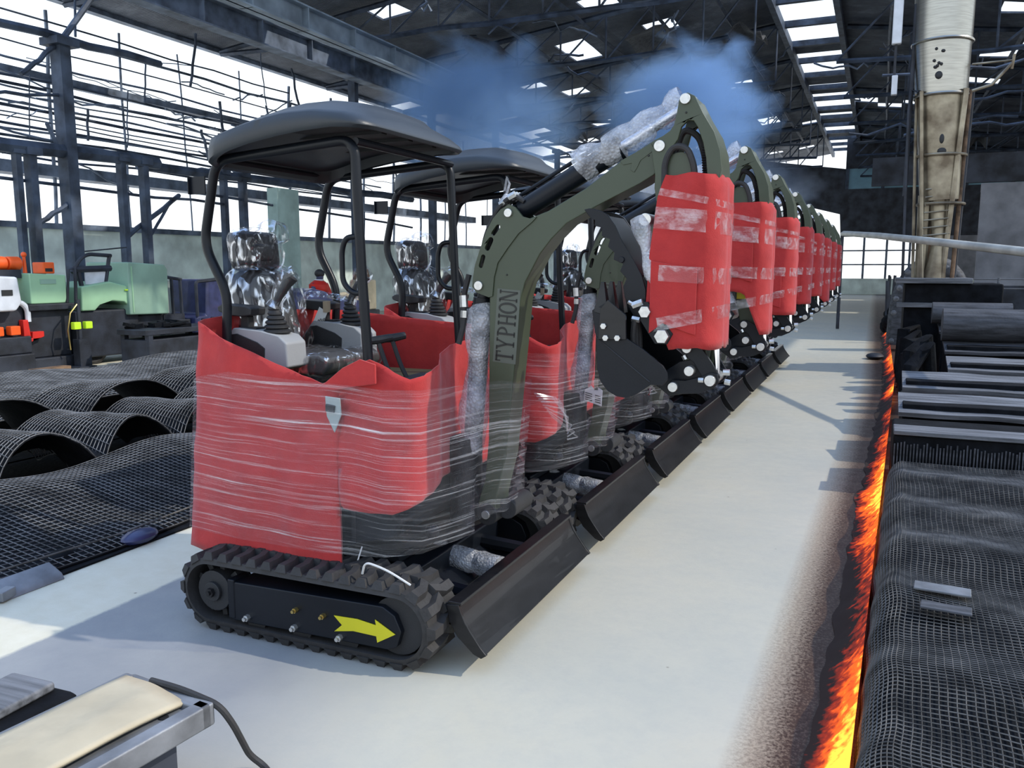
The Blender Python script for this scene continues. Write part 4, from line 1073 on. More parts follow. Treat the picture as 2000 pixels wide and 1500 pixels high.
# ---- roof
def roof_z(x): return 7.22 + (x + 15) / 13.2 * 1.6 if x < -.9 else 8.85 - (x + .2) * .13
def roof(name, x0, x1, y0, y1, nx, ny, lost, seed):
    random.seed(seed); vs = []; fs = []
    for j in range(ny + 1):
        for i in range(nx + 1):
            x = x0 + (x1 - x0) * i / nx; y = y0 + (y1 - y0) * j / ny
            vs.append((x, y, roof_z(x) + .07 * nz(x * .9, y * .7, seed)))
    for j in range(ny):
        for i in range(nx):
            if random.random() < lost: continue
            px, py = x0 + (x1 - x0) * (i + .5) / nx, y0 + (y1 - y0) * (j + .5) / ny
            if x0 < -10 and py > 23 and px < -15.1 + (py - 21) * .125: continue        # burnt away along the far left eaves
            a = j * (nx + 1) + i; fs.append((a, a + 1, a + nx + 2, a + nx + 1))
    mb = MB(); mb.v = vs; mb.f = fs
    return struct(mb.build(name, 'burnt_roof', smooth=False, solid=.05))
roof('ceiling', -15, -1.8, 8, 56, 15, 46, .065, 5)
roof('ceiling', -.2, 18, 19, 56, 18, 36, .05, 9)
slab('beam', 6.7, 8.3, 6.4, 19, 8.0, 8.25, 'burnt_steel')          # added overhead strip, out of view, shades the far felt wraps
random.seed(11)
for k in range(15):                                                   # glazing bars across the ridge light
    y = 20 + k * 2.45
    struct(MB().bx(-1.85, -.15, y - .09, y + .09, 8.72, 8.9).build('beam', 'burnt_steel', smooth=False))
    if k in (3, 5, 6, 8, 9, 11, 13): struct(MB().bx(-1.8, -.2, y + .1, y + .1 + random.choice((.9, 1.4, 1.9)), 8.84, 8.88).build('trim_5', 'burnt_roof', smooth=False))
for x in (-1.82, -.18):
    struct(MB().bx(x - .08, x + .08, 18, 56, 8.55, 8.82).build('beam', 'burnt_steel', smooth=False))
def truss(y, x0, x1, zb):
    mb = MB(); n = 10
    xs = [x0 + (x1 - x0) * i / n for i in range(n + 1)]
    top = [(x, y, roof_z(x) - .14) for x in xs]; bot = [(x, y, zb + .0 * x + random.uniform(-.05, .05)) for x in xs]
    mb.tube(top, .07, 4); mb.tube(bot, .06, 4)
    for i in range(n):
        mb.tube([bot[i], top[i + 1]], .028, 4); mb.tube([bot[i + 1], top[i + 1]], .028, 4)
    return struct(mb.build('roof_truss', 'burnt_steel', smooth=False))
for k in range(9): truss(10.5 + k * 4.6, -14.8, -1.9, 7.0 if k % 2 else 7.05)
for k in range(7): truss(20.5 + k * 4.8, .0, 17.5, 6.6)
for x in (-13.4, -11.8, -8.2, -6.4, -4.6, -3.0):
    warped((x, 8.5, roof_z(x) - .22), (x, 55, roof_z(x) - .22), .06, 14, .03, 4)
for x in (1.2, 2.8, 4.6, 6.6, 9, 11.6, 14.5):
    warped((x, 19.3, roof_z(x) - .22), (x, 55, roof_z(x) - .22), .06, 12, .03, 4)
def girder(x, z, y0, y1, h, w, m):
    mb = MB(); mb.bx(x - w / 2, x + w / 2, y0, y1, z + h - .03, z + h); mb.bx(x - w / 2, x + w / 2, y0, y1, z, z + .03); mb.bx(x - .02, x + .02, y0, y1, z, z + h)
    y = y0 + .5
    while y < y1:
        mb.bx(x - w / 2 + .02, x + w / 2 - .02, y, y + .03, z, z + h); y += 1.6
    return struct(mb.build('beam', m, smooth=False))
girder(-9.3, 6.1, 6, 17.5, .45, .34, 'girder_blue'); girder(-10.4, 5.95, 6, 19.5, .5, .3, 'burnt_steel_light')
for k in range(60):                                                   # wires and torn laths hanging below the roof
    right = k % 3 == 0
    x = random.uniform(.5, 14) if right else random.uniform(-12, -2.5); y = random.uniform(21, 42) if right else random.uniform(13, 38)
    z = roof_z(x) - random.uniform(.2, 1.3); dx, dy = random.uniform(-1.6, 1.6), random.uniform(-1.8, 1.8)
    if not right: y = max(y, 12)
    warped((x, y, z), (x + dx, y + dy, z + random.uniform(-.7, .5)), random.uniform(.012, .035), 7, .14, 4, m=random.choice(('burnt_steel', 'burnt_steel_light')))
for k in range(22):                                                   # hanging torn lining sheets
    right = k % 2 == 0
    x = random.uniform(.5, 13) if right else random.uniform(-12, -2.5); y = random.uniform(22, 42) if right else random.uniform(15, 38)
    z = roof_z(x) - random.uniform(.35, 1.0); w, l = random.uniform(.4, 1.4), random.uniform(.8, 2.4); s = random.random() * 9
    struct(MB().grid(lambda u, v, x=x, y=y, z=z, w=w, l=l, s=s: (x + (u - .5) * w, y + (v - .5) * l, z + .25 * nz(u * 2 + s, v * 2, s) - .25 * (2 * u - 1) ** 2), 6, 6).build('roof_sheet', random.choice(('burnt_roof', 'char_grey', 'burnt_steel_light')), solid=.02))

# ---- far end wall
YF = 50.0
slab('wall_back', -15, 18, YF, YF + .2, 0, .9, 'wall_pale')
slab('wall_back', 3.2, 18, YF, YF + .2, .9, 3.3, 'wall_grey')
struct(MB().prism([(-15, 8.3), (-1.0, 4.6), (-.9, 3.3), (18, 3.3), (18, 6.0), (-.8, 6.0), (-.8, 7.15), (-15, 9.2)], YF, YF + .2).build('wall_back', 'wall_dark'))
slab('wall_back', -.8, 18, YF, YF + .2, 7.15, 9.2, 'wall_dark')
slab('window_1', -.8, 18, YF + .06, YF + .1, 6.0, 7.15, 'wall_blue')
for x in (-.7, 1.2, 3.2, 5.4, 7.6, 9.8, 12, 14.5):
    struct(MB().bx(x - .09, x + .09, YF - .06, YF + .02, 6.0, 7.15).build('trim_6', 'burnt_steel', smooth=False))
for k in range(15):
    x = -14 + k * 1.2
    struct(MB().bx(x - .06, x + .06, YF - .04, YF + .1, .9, 3.35).build('trim_7', 'burnt_steel_light', smooth=False))
for z in (1.7, 2.5): struct(MB().bx(-15, 3.2, YF - .02, YF + .06, z - .04, z + .04).build('trim_8', 'burnt_steel_light', smooth=False))
# grey partition with a joint, standing behind the duct
pp = MB(); pp.bx(3.9, 6.9, 25.9, 26, 1.0, 3.75); pp.bx(7.0, 11, 25.9, 26, 1.0, 3.75); pp.bx(3.9, 11, 25.95, 26.1, 3.75, 4.0); struct(pp.build('wall_right', 'wall_grey', smooth=False))
slab('wall_right', 3.9, 11, 25.9, 26, 0, 1.0, 'wall_dark'); slab('wall_right', .9, 11, 26.2, 26.4, 4.05, 4.9, 'wall_dark')
struct(MB().tube([(5.05, 13.0, 3.1), (4.2, 14.0, 1.9)], .13, 6).build('beam', 'burnt_steel_light', smooth=False))
for x, y, z in ((2.9, 17, 5.5), (3.4, 18, 4.4), (2.2, 20, 4.8), (4.1, 20, 5.4)):
    warped((x - 1.8, y, z), (x + 1.9, y + 1, z + .3), .03, 7, .12, 5)
for i in range(3):
    warped((4.6 + .1 * i, 19 + i, 3.5), (4.9 + .25 * i, 19.2 + i, 6.4), .035, 8, .06, 5, 'column')

# ================================================================== smoke under the roof
def plume(loc, sc, m, label, rz=0.0):
    o = MB().ball((0, 0, 0), 1.0, 20, 14).build('smoke_plume', m); o.location = loc; o.scale = sc; o.rotation_euler = (0, 0, rz)
    return tag(o, label, 'smoke', 'blue smoke drifting under the roof', 'stuff')
plume((-7.0, 14.2, 4.75), (2.55, 2.3, 1.9), 'smoke_blue', 'thick blue smoke rising between the nearest canopy and the nearest raised arm')
plume((-2.45, 14.5, 4.6), (2.0, 2.2, 1.6), 'smoke_blue', 'blue smoke behind the tip of the nearest raised arm')
plume((-4.0, 21.5, 3.2), (4.2, 3.6, 2.0), 'smoke_pale', 'pale haze low along the far part of the excavator row')

# ================================================================== the row of excavators and their packaging
OFF = [0, 1.48, 2.96, 4.44, 5.92, 7.40, 8.88, 10.45]
ORD = ['', 'second', 'third', 'fourth', 'fifth', 'sixth', 'seventh', 'eighth']
ex = make_excavator()
ex['label'] = 'olive green mini excavator at the near end of the row, boom lettering in full view'
for k in range(1, 8):
    dup(ex, (0, OFF[k], 0), 'olive green mini excavator, %s in the row counted from the near end' % ORD[k] if k < 7 else 'olive green mini excavator at the far end of the row', ())
G1, G2 = 'felt covers round the excavator bodies', 'felt wraps taped round the excavator arms'
bf = body_felt('body_felt_cover', 'red felt cover held by stretch film round the body of the nearest excavator', (0, 0, 0), G1)
for k in range(1, 8):
    dup(bf, (0, OFF[k], 0), 'red felt cover round the body of the %s excavator from the near end' % ORD[k] if k < 7 else 'red felt cover round the body of the farthest excavator')
WR = [dict(), dict(zb=1.40, tail=1.17, seed=5), dict(zb=1.20, seed=8), dict(zb=1.22, seed=11), dict(zb=1.24, seed=14), dict(zb=1.20, tail=1.12, seed=17), dict(zb=1.23, seed=21), dict(zb=1.25, seed=25)]
for k in range(8):
    lb = 'red felt wrap taped round the arm of the ' + ('nearest excavator' if k == 0 else ('farthest excavator' if k == 7 else '%s excavator from the near end' % ORD[k]))
    if k == 1: lb = 'red felt wrap with a long hanging tail on the arm of the second excavator'
    arm_felt('arm_felt_wrap', lb, (0, OFF[k], 0), G2, **WR[k])
t = thing('hang_tag', 'white hang tag with a cardboard strip tied to the boom of the second excavator', 'tag', (-.235, OFF[1] + .53, .80))
m = MB(); m.prism([(-.075, -.055), (.035, -.085), (.04, .01), (.005, .03), (-.01, .012), (-.03, .035), (-.07, .01)], -.002, .002); m.build('paper_tag', 'paper_white', t)
m = MB()
for i in range(4): m.box((-.045 + .0 * i, -.003, -.012 - .013 * i), (.045, .002, .005), ry=.2); m.box((.012, -.003, -.024 - .013 * i), (.035, .002, .005), ry=.2)
m.build('tag_print', 'paper_print', t)
m = MB(); m.box((.0, .0, .045), (.025, .004, .07)); m.build('cardboard_strip', 'cardboard', t)
o = MB().box((.605, OFF[1] + .563, 1.385), (.10, .003, .05)).build('warning_sticker', 'yellow_vinyl'); tag(o, 'yellow warning sticker on the arm below the felt of the second excavator', 'sticker')
o = MB().tube(rpath([(-.52, -.045, .345), (-.50, -.055, .40), (-.40, -.06, .385), (-.30, -.05, .335)], .05), .0045, 6).build('cable_tie', 'cable_tie'); tag(o, 'white cable tie lying on the near track of the nearest excavator', 'cable tie')
o = MB().tube([(-.63, .08, .33), (-.61, .09, .40)], .003, 5).build('wire_end', 'cable_tie'); tag(o, 'short wire end sticking up behind the near track', 'wire')
# film rag tied to the canopy frame of the second machine
rg = MB()
for i in range(6):
    a = i * 1.05
    rg.tube([(0, 0, 0), (.02 * cos(a), .02 * sin(a), -.03), (.035 * cos(a + .3), .03 * sin(a), -.09 - .02 * (i % 3))], [.012, .016, .006], 6)
rg.tube([(0, 0, 0), (.02, 0, .06), (.0, .01, .10), (-.01, 0, .02)], .007, 6)
o = rg.build('film_knot', 'bubble_wrap'); o.location = (-.655, OFF[1] + .165, 1.93); tag(o, 'clear film knotted round the front post of the second canopy', 'film')

# ================================================================== burnt mesh mats on the left
def mesh_mat(name, label, fn, nu, nv, thick, group, m='mesh_wire_fine', back=.012):
    root = MB().grid(fn, nu, nv).build(name, m, smooth=False)
    md = root.modifiers.new('wires', 'WIREFRAME'); md.thickness = thick; md.use_even_offset = False
    tag(root, label, 'mesh mat', group)
    if name == 'wire_mesh_mat':
        xs = [fn(u, v) for u in (0, 1) for v in (0, 1)]; ax, bx_ = min(p[0] for p in xs), max(p[0] for p in xs); ay, by = min(p[1] for p in xs), max(p[1] for p in xs)
        MB().bx(ax - .12, bx_ + .02, ay, by, .001, .012).build('shade_sheet', 'char_black', root)  # black sheet standing in for the shade under the mesh humps
    b = MB().grid(lambda u, v: tuple(Vector(fn(u, v)) - Vector((0, 0, back))), max(8, nu // 2), max(8, nv // 2)).build('black_backing', 'char_black', root, solid=.008)
    return root
GM = 'burnt wire mesh mats heaped left of the row'
def m1(u, v):
    y = -2.2 + 6.4 * u; x = -2.47 - 1.25 * v + .10 * nz(y * .8, 0, 3); z = .035 + .17 * v ** .8 + .05 * nz(y * 1.3, v * 2, 1) + .03 * sin(y * 4) * v
    return (x - .02 * (y - .5), y, max(.03, z))
mesh_mat('wire_mesh_mat', 'flat burnt wire mesh mat nearest the cream floor strip', m1, 150, 30, .0065, GM)
def vault(x0, x1, y0, y1, p, h, ph, sk=0.0):
    def f(u, v):
        y = y0 + (y1 - y0) * u; s = abs(sin(pi * (y + ph + .25 * v * sk) / p))
        x = x0 + (x1 - x0) * v + .05 * nz(y, v, 4) - .25 * s * (1 - v) * .3
        return (x, y + .25 * v * sk, .02 + h * s ** .5 * (1 - .25 * v) + .06 * v + .02 * nz(y * 3, v * 3, 8))
    return f
mesh_mat('wire_mesh_mat', 'burnt wire mesh sheet arched into dark open humps, middle of the left heap', vault(-3.80, -4.80, -1.3, 5.6, .78, .40, .05, .6), 150, 26, .008, GM)
mesh_mat('wire_mesh_mat', 'burnt wire mesh sheet with two wide dark humps, behind the middle heap', vault(-4.85, -5.7, -.6, 6.6, 1.28, .50, .35, .5), 140, 18, .009, GM)
def m4(u, v):
    y = .8 + 8 * u; x = -6.1 - 1.9 * v
    return (x, y, .16 + .14 * v + .08 * nz(y * .7, v * 2, 6))
mesh_mat('wire_mesh_mat', 'flat burnt wire mesh mat at the back of the left heap by the machines', m4, 130, 34, .010, GM)
# edge lath and sheet-metal strip under the front mat
o = MB().tube([(-2.62, -1.9, .13), (-2.52, -.4, .10), (-2.46, .5, .09), (-2.5, 1.6, .1)], .006, 5).build('edge_wire', 'mesh_wire'); tag(o, 'bent wire along the front edge of the nearest mesh mat', 'wire')
st = thing('metal_strip', 'dented grey metal strip under the front edge of the mesh mat', 'metal strip', (-2.40, -.35, 0))
m = MB(); m.prism([(-.06, 0), (.05, 0), (.03, .03), (-.06, .075)], -.55, .42); m.build('strip', 'tray_grey', st, bevel=.006)
m = MB(); m.box((.03, .12, .03), (.05, .09, .045), rz=.3); m.build('clip', 'tray_grey', st, bevel=.005)
for (x, y, s, l) in ((-2.45, .62, .07, 'dark blue rag lump by the cream floor strip, under the mat edge'), (-2.58, .22, .06, 'charred lump under the mat edge beside the metal strip'), (-3.5, 1.1, .07, 'pale crumpled sheet piece in front of the dark humps')):
    o = MB().ball((0, 0, 0), s, 14, 8, (1.0, 1.7, .6)).build('burnt_lump', 'navy_paint' if 'blue' in l else ('char_black' if 'charred' in l else 'plank_grey')); o.location = (x, y, s * .6 - .003); tag(o, l, 'debris')

# ================================================================== machines and people behind the mats
t = thing('engine_cabinet', 'pale green engine cabinet on a dark frame at the far left', 'machine', (-10.4, 5.95, 0))
m = MB(); m.prism([(-.29, 1.0), (.27, 1.0), (.31, 1.08), (.31, 1.42), (-.29, 1.45)], -.4, .4, 'x'); cb_ = m.build('cabinet_body', 'green_sheet', t, bevel=.02)
m = MB(); m.bx(.40, .41, -.13, .13, 1.29, 1.36); m.build('handle_recess', 'green_dull', cb_)
m = MB(); m.bx(-.4, .42, -.34, .42, .90, 1.0); m.bx(-.3, .3, -.3, .4, .2, .9); m.bx(-.4, .4, -.34, .44, 0, .2); m.build('base_frame', 'dark_frame', t, bevel=.02)
m = MB(); m.tube([(.40, .30, 1.0), (.42, .34, 1.5), (.42, .42, 1.52)], .02, 8); m.tube([(.40, .44, .9), (.42, .45, 1.3), (.40, .47, 1.55)], .025, 8); m.build('pipe', 'dark_frame', t)
t = thing('orange_box', 'small orange box with a black slot on top of the green cabinet', 'box', (-10.3, 6.12, 1.44))
MB().bx(-.12, .12, -.09, .10, 0, .17).build('shell', 'orange_plastic', t, bevel=.015); MB().bx(.115, .125, -.06, .06, .03, .08).build('slot', 'soft_black', t)
o = MB().cyl((-10.3, 5.82, 1.45), (-10.3, 5.82, 1.72), .03, .02).ball((-10.3, 5.82, 1.72), .04).build('orange_valve', 'orange_plastic'); tag(o, 'thin orange valve post standing on the green cabinet', 'valve')
t = thing('drill_rig', 'white machine with orange drums on top and orange boxes below at the left edge', 'machine', (-10.2, 5.35, 0))
m = MB(); m.prism([(-.35, .92), (.0, .92), (.10, 1.04), (.06, 1.40), (-.35, 1.42)], -.3, .3, 'x'); b_ = m.build('body', 'white_paint', t, bevel=.03)
m = MB(); m.bx(.295, .31, -.2, -.04, 1.14, 1.22); m.build('dark_slot', 'soft_black', b_)
for y0 in (-.30, -.04, .18):
    m = MB(); m.cyl((-.1, y0, 1.59), (-.1, y0 + .2, 1.59), .10, seg=20); m.build('orange_drum', 'orange_plastic', t, bevel=.02)
for y0 in (-.25, .0):
    m = MB(); m.box((.2, y0, .64), (.12, .15, .13)); m.build('orange_box', 'orange_plastic', t, bevel=.015)
m = MB(); m.prism([(.16, .46), (.28, .46), (.30, .60), (.48, .60), (.48, .52), (.27, .51), (.24, .78), (.16, .78)], .1, .2, 'x'); m.build('red_leg', 'red_paint', t, bevel=.01)
m = MB(); m.tube(rpath([(.15, .02, .98), (.15, .16, 1.05), (.16, .27, .95), (.16, .27, .75)], .08), .04, 10); m.build('suction_hose', 'white_paint', t)
m = MB(); m.bx(-.3, .25, -.4, .24, .3, .55); m.bx(-.2, .1, -.35, .25, .5, .95); m.bx(-.3, .3, -.4, .24, 0, .3); m.build('chassis', 'dark_frame', t, bevel=.02); MB().bx(-.15, .05, -.3, .3, 1.38, 1.5).build('drum_cradle', 'dark_frame', t)
t = thing('marker_stand', 'black post stand carrying two lime green blocks in front of the machines', 'stand', (-9.85, 6.33, 0))
m = MB(); m.cyl((0, -.02, 0), (0, -.02, 1.05), .03); m.bx(-.07, .07, -.1, .1, 0, .45); m.box((0, -.03, .02), (.3, .3, .04)); m.build('post', 'dark_frame', t)
for y0 in (-.12, .08): MB().box((.05, y0, .66), (.09, .12, .11)).build('lime_block', 'lime_plastic', t, bevel=.012)
m = MB(); m.tube([(0, -.02, 1.0), (.02, -.18, .85), (.02, -.24, .6), (0, -.2, .3)], .012, 6); m.build('cable', 'brass', t)
t = thing('green_harvester', 'pale green harvester with an arched fender and a tall square box', 'machine', (-10.4, 7.3, 0))
m = MB(); m.prism([(-.80, .86), (-.56, .86), (-.45, .95), (-.25, 1.0), (.0, .97), (.12, .88), (.22, .86), (.22, 1.2), (.0, 1.25), (-.25, 1.31), (-.78, 1.24)], -.5, .4, 'x'); m.build('hood', 'green_sheet', t, bevel=.03)
m = MB(); m.prism([(.06, .76), (.88, .74), (.90, 1.50), (.84, 1.58), (.06, 1.62)], -.5, .45, 'x'); bx_ = m.build('square_box', 'green_dull', t, bevel=.025)
MB().bx(.45, .46, .12, .14, .80, 1.55).build('panel_joint', 'green_sheet', bx_)
m = MB(); m.bx(-.55, .35, -.88, .32, .12, .86); m.bx(-.5, .3, .28, .95, .2, .74); m.build('chassis', 'dark_frame', t, bevel=.03)
m = MB(); m.tube(rpath([(.3, -.85, 1.45), (.3, -.70, 1.66), (.3, -.55, 1.74), (.3, -.12, 1.72)], .1), .03, 8); m.tube([(.3, -.8, 1.5), (.3, -.15, 1.52)], .05, 8); m.tube([(.3, -.15, 1.72), (.3, -.25, 1.3)], .03, 8); m.tube([(.3, -.75, 1.5), (.3, -.7, 1.25)], .035, 8); m.tube([(.3, -.6, 1.78), (.3, .2, 1.86)], .012, 6); m.build('cab_frame', 'dark_frame', t)
MB().bx(.28, .30, -.62, -.20, 1.27, 1.50).build('side_panel', 'white_paint', t)
for y0 in (-.55, .5):
    m = MB(); m.tube([(.2, y0 + .26 * cos(a), .30 + .26 * sin(a)) for a in [2 * pi * i / 18 for i in range(18)]], .08, 8, closed=True); m.cyl((.1, y0, .30), (.3, y0, .30), .12); m.build('wheel', 'rubber', t)
MB().box((.42, .12, 1.17), (.02, .22, .02)).build('side_rail', 'lime_plastic', t)
t = thing('machine_cab', 'narrow glazed machine cab with cream door posts beside the green box', 'cab', (-10.3, 8.42, 0))
m = MB()
for y0 in (-.2, .0, .2): m.tube([(.2, y0, .7), (.2, y0 - .01, 1.36 - .12 * (y0 + .2))], .028, 6); m.tube([(-.25, y0, .7), (-.25, y0 - .01, 1.36 - .12 * (y0 + .2))], .028, 6)
m.tube([(.2, -.22, 1.38), (.2, .22, 1.32)], .03, 6); m.bx(-.28, .22, -.24, .24, .6, .72); m.build('frame', 'dark_frame', t)
MB().bx(-.3, .3, -.3, .3, 0, .62).build('base', 'dark_frame', t, bevel=.02); MB().bx(-.02, .0, -.19, .19, .73, 1.30).build('window_pane', 'glass_green', t)
t = thing('rounded_cab', 'dark rounded vehicle cab standing behind the red felt corner', 'cab', (-10.3, 9.2, 0))
m = MB(); m.prism([(-.45, .0), (.5, 0), (.5, .9), (.36, 1.15), (.15, 1.3), (-.15, 1.33), (-.2, .68), (-.45, .66)], -.5, .4, 'x'); m.build('shell', 'navy_paint', t, bevel=.05); m = MB(); m.tube(rpath([(.4, -.42, .66), (.4, -.42, 1.28), (.4, .1, 1.32)], .06), .03, 6); m.build('door_frame', 'dark_frame', t)
t = thing('charred_bench', 'long charred workbench heaped with dark scrap below the green machines', 'workbench', (-9.0, 8.0, 0))
MB().bx(-.3, .3, -1.5, 1.2, .52, .60).build('bench_top', 'dark_frame', t, bevel=.01)
for x in (-.25, .25):
    for y in (-1.4, -.1, 1.1): MB().bx(x - .04, x + .04, y - .04, y + .04, 0, .52).build('leg', 'dark_frame', t)
MB().bx(-.28, .26, -1.45, 1.15, .1, .45).build('scrap_bin', 'dark_frame', t, bevel=.02)
random.seed(31)
m = MB()
for k in range(26): m.box((random.uniform(-.25, .25), random.uniform(-1.4, 1.1), .62 + random.uniform(0, .04)), (random.uniform(.05, .3), random.uniform(.05, .35), random.uniform(.03, .09)), random.uniform(0, 3), random.uniform(-.3, .3))
q = m.build('scrap_heap', 'char_black', t); q['kind'] = 'stuff'
o = MB().box((-9.5, 5.5, .06), (.16, .55, .12)).build('red_plank', 'rust'); tag(o, 'short rusty red plank lying before the machines at the left', 'plank')
o = MB().box((-8.75, 6.1, .011), (.18, .36, .02), rz=.2).build('white_sheet', 'white_paint'); tag(o, 'small white sheet lying at the back edge of the mesh mats', 'sheet')
t = thing('navy_machine', 'low navy blue machine with a rounded hood behind the excavator seats', 'machine', (-9.4, 11.6, 0))
m = MB(); m.prism([(-1.05, .86), (-.9, 1.05), (-.6, 1.12), (-.2, 1.05), (.0, .9), (1.4, .80), (1.4, .4), (-1.05, .4)], -.4, .4, 'x'); m.build('hood', 'navy_paint', t, bevel=.04); MB().bx(-.35, .35, -1, 1.4, 0, .42).build('base', 'dark_frame', t, bevel=.02); MB().tube(rpath([(.3, .35, .95), (.3, .6, .98), (.3, .9, .82), (.3, 1.5, .78)], .1), .05, 8).build('hose', 'cream_board', t)

def person():
    t = thing('person', 'person in a red and navy jacket and dark cap, far behind the excavator seats', 'person', (-10.35, 12.95, 0))
    me = bpy.data.meshes.new('body')
    J = [((0, 0, .78), .15), ((0, 0, .95), .15), ((.02, 0, 1.12), .17), ((.04, 0, 1.22), .07), ((.06, 0, 1.33), .095), ((.06, 0, 1.42), .07),
         ((.02, -.19, 1.13), .075), ((.08, -.27, .92), .055), ((.2, -.2, .8), .042), ((.02, .19, 1.13), .075), ((.10, .27, .92), .055), ((.22, .22, .8), .042),
         ((.0, -.1, .68), .10), ((.05, -.11, .42), .075), ((0, -.11, .08), .05), ((.0, .1, .68), .10), ((.05, .11, .42), .075), ((0, .11, .08), .05), ((.12, -.11, .04), .045), ((.12, .11, .04), .045)]
    E_ = [(0, 1), (1, 2), (2, 3), (3, 4), (4, 5), (2, 6), (6, 7), (7, 8), (2, 9), (9, 10), (10, 11), (0, 12), (12, 13), (13, 14), (0, 15), (15, 16), (16, 17), (14, 18), (17, 19)]
    me.from_pydata([j[0] for j in J], E_, []); me.materials.append(MATS['navy_paint'])
    o = bpy.data.objects.new('body', me); COL.objects.link(o); o.parent = t
    sk = o.modifiers.new('skin', 'SKIN')
    for i, j in enumerate(J): me.skin_vertices[0].data[i].radius = (j[1], j[1])
    me.skin_vertices[0].data[0].use_root = True
    ss = o.modifiers.new('sub', 'SUBSURF'); ss.levels = ss.render_levels = 2
    m = MB(); R_ = []
    for i, (z, a, b) in enumerate(((.98, .19, .21), (1.06, .20, .24), (1.15, .19, .26), (1.21, .13, .17), (1.25, .08, .1))):
        R_.append([(.02 + a * cos(2 * pi * k / 18), b * sin(2 * pi * k / 18), z) for k in range(18)])
    m.loft(R_, cap=False); m.build('jacket_yoke', 'red_paint', t, solid=.01)
    m = MB(); m.tube([(.02, .2, 1.15), (.10, .275, .92)], [.095, .075], 12); m.build('jacket_sleeve', 'red_paint', t)
    m = MB(); m.ball((.05, 0, 1.40), .115, 16, 8, (1, 1, .85)); m.build('dark_cap', 'soft_black', t)
    m = MB(); m.tube([(.03 + .09 * cos(a), .09 * sin(a), 1.25) for a in [2 * pi * k / 14 for k in range(14)]], .022, 6, closed=True); m.build('collar', 'white_paint', t)
person()
t = thing('beige_pump', 'beige pump housing with a dark red cap near the person', 'pump', (-9.8, 13.9, 0))
MB().bx(-.2, .2, -.25, .3, .55, 1.25).build('housing', 'cream_board', t, bevel=.04); MB().cyl((0, 0, 1.25), (0, 0, 1.5), .2, .14).build('cap', 'rust', t, bevel=.02); MB().bx(-.25, .25, -.3, .35, 0, .55).build('base', 'dark_frame', t, bevel=.02)

# ================================================================== right side: mesh bed, charred stacks, embers
def edge_x(y): return 1.27 + .028 * min(y, 9.0)
def bed(u, v):
    y = -1.9 + 5.3 * v
    s = u * 3.6
    z = .25 + .03 * nz(s * 1.2, y * 1.5, 2) + .015 * sin(y * 9 + s)
    if s < .30:
        a = s / .30 * pi / 2; x = .11 * (1 - cos(a)); z = z * sin(a) ** .8 * (.995) + .004
    else: x = .11 + (s - .30)
    return (edge_x(y) + .012 + x + .015 * nz(y * 4, s * 2, 5), y + .02 * nz(s * 3, y * 3, 9) - .10 * x, z)
r_ = mesh_mat('wire_mesh_bed', 'burnt wire mesh bed with a rolled edge along the glowing floor seam', bed, 150, 230, .0055, None, 'mesh_wire', .014)
r_['category'] = 'mesh bed'
for (x, y, l, w, lb) in ((1.56, .86, .20, .085, 'pale scorched strip lying on the mesh bed near its rolled edge'), (1.56, .66, .17, .07, 'grey scorched strip lying on the mesh bed, nearest the camera'), (2.25, 2.55, .10, .12, 'small tan crumb of rubble on the mesh bed, far right')):
    o = MB().box((x, y, .284), (l, w, .010), rz=-.08).build('scorched_strip', 'rust' if 'tan' in lb else ('char_grey' if 'grey' in lb else 'tray_grey'), bevel=.003); tag(o, lb, 'debris')
t = thing('bristle_block', 'charred block with a hanging fringe of wires behind the mesh bed', 'charred block', (0, 3.45, 0))
MB().bx(edge_x(3.5) + .05, 5.2, .06, .75, 0, .40).build('block_body', 'char_black', t, bevel=.02)
m = MB(); random.seed(3); x = edge_x(3.5) + .06
while x < 4.2:
    m.box((x, .03 + random.uniform(-.01, .01), .18), (.009, .009, .33 + random.uniform(-.05, .03)), rx=random.uniform(-.12, .12)); x += .02
m.build('wire_fringe', 'char_grey', t, smooth=False)['kind'] = 'stuff'
MB().bx(edge_x(3.5) + .05, 5.2, .04, .30, .40, .43).build('top_plank', 'plank_grey', t, bevel=.006)
SL = [(4.55, .46, .34, 'grey weathered plank on top, first behind the wire fringe'), (5.75, .50, .36, 'grey plank edge on top, second behind the wire fringe'), (7.05, .54, .34, 'ribbed front, third behind the wire fringe'), (8.55, .60, .40, 'sooty top, fourth behind the wire fringe'), (10.2, .72, .42, 'frosted top edge, just before the steel duct')]
for i, (y, h, d, lb) in enumerate(SL):
    t = thing('charred_stack', 'long black charred stack with ' + lb, 'charred stack', (0, y, 0), 0, 'charred stacks right of the aisle')
    x0 = edge_x(y) + (.10 if i < 2 else .50) + .02 * i; x1 = 5.5
    m = MB(); m.bx(x0, x1, 0, .8, 0, h)
    for k in range(6): m.bx(x0 + .02, x1, -.012, .01, .05 + k * h / 7, .05 + k * h / 7 + h * .07)
    m.build('stack_body', 'char_black', t, bevel=.008)
    MB().grid(lambda u, v, x0=x0, x1=x1, h=h, d=d: (x0 - .03 + (x1 - x0) * u, -.07 + (d + .1) * v, h - .075 + .10 * v + .012 * nz(u * 9, v * 2, h * 9)), 40, 4).build('top_plank', 'plank_grey' if i < 3 else 'char_grey', t, solid=.035, smooth=False)
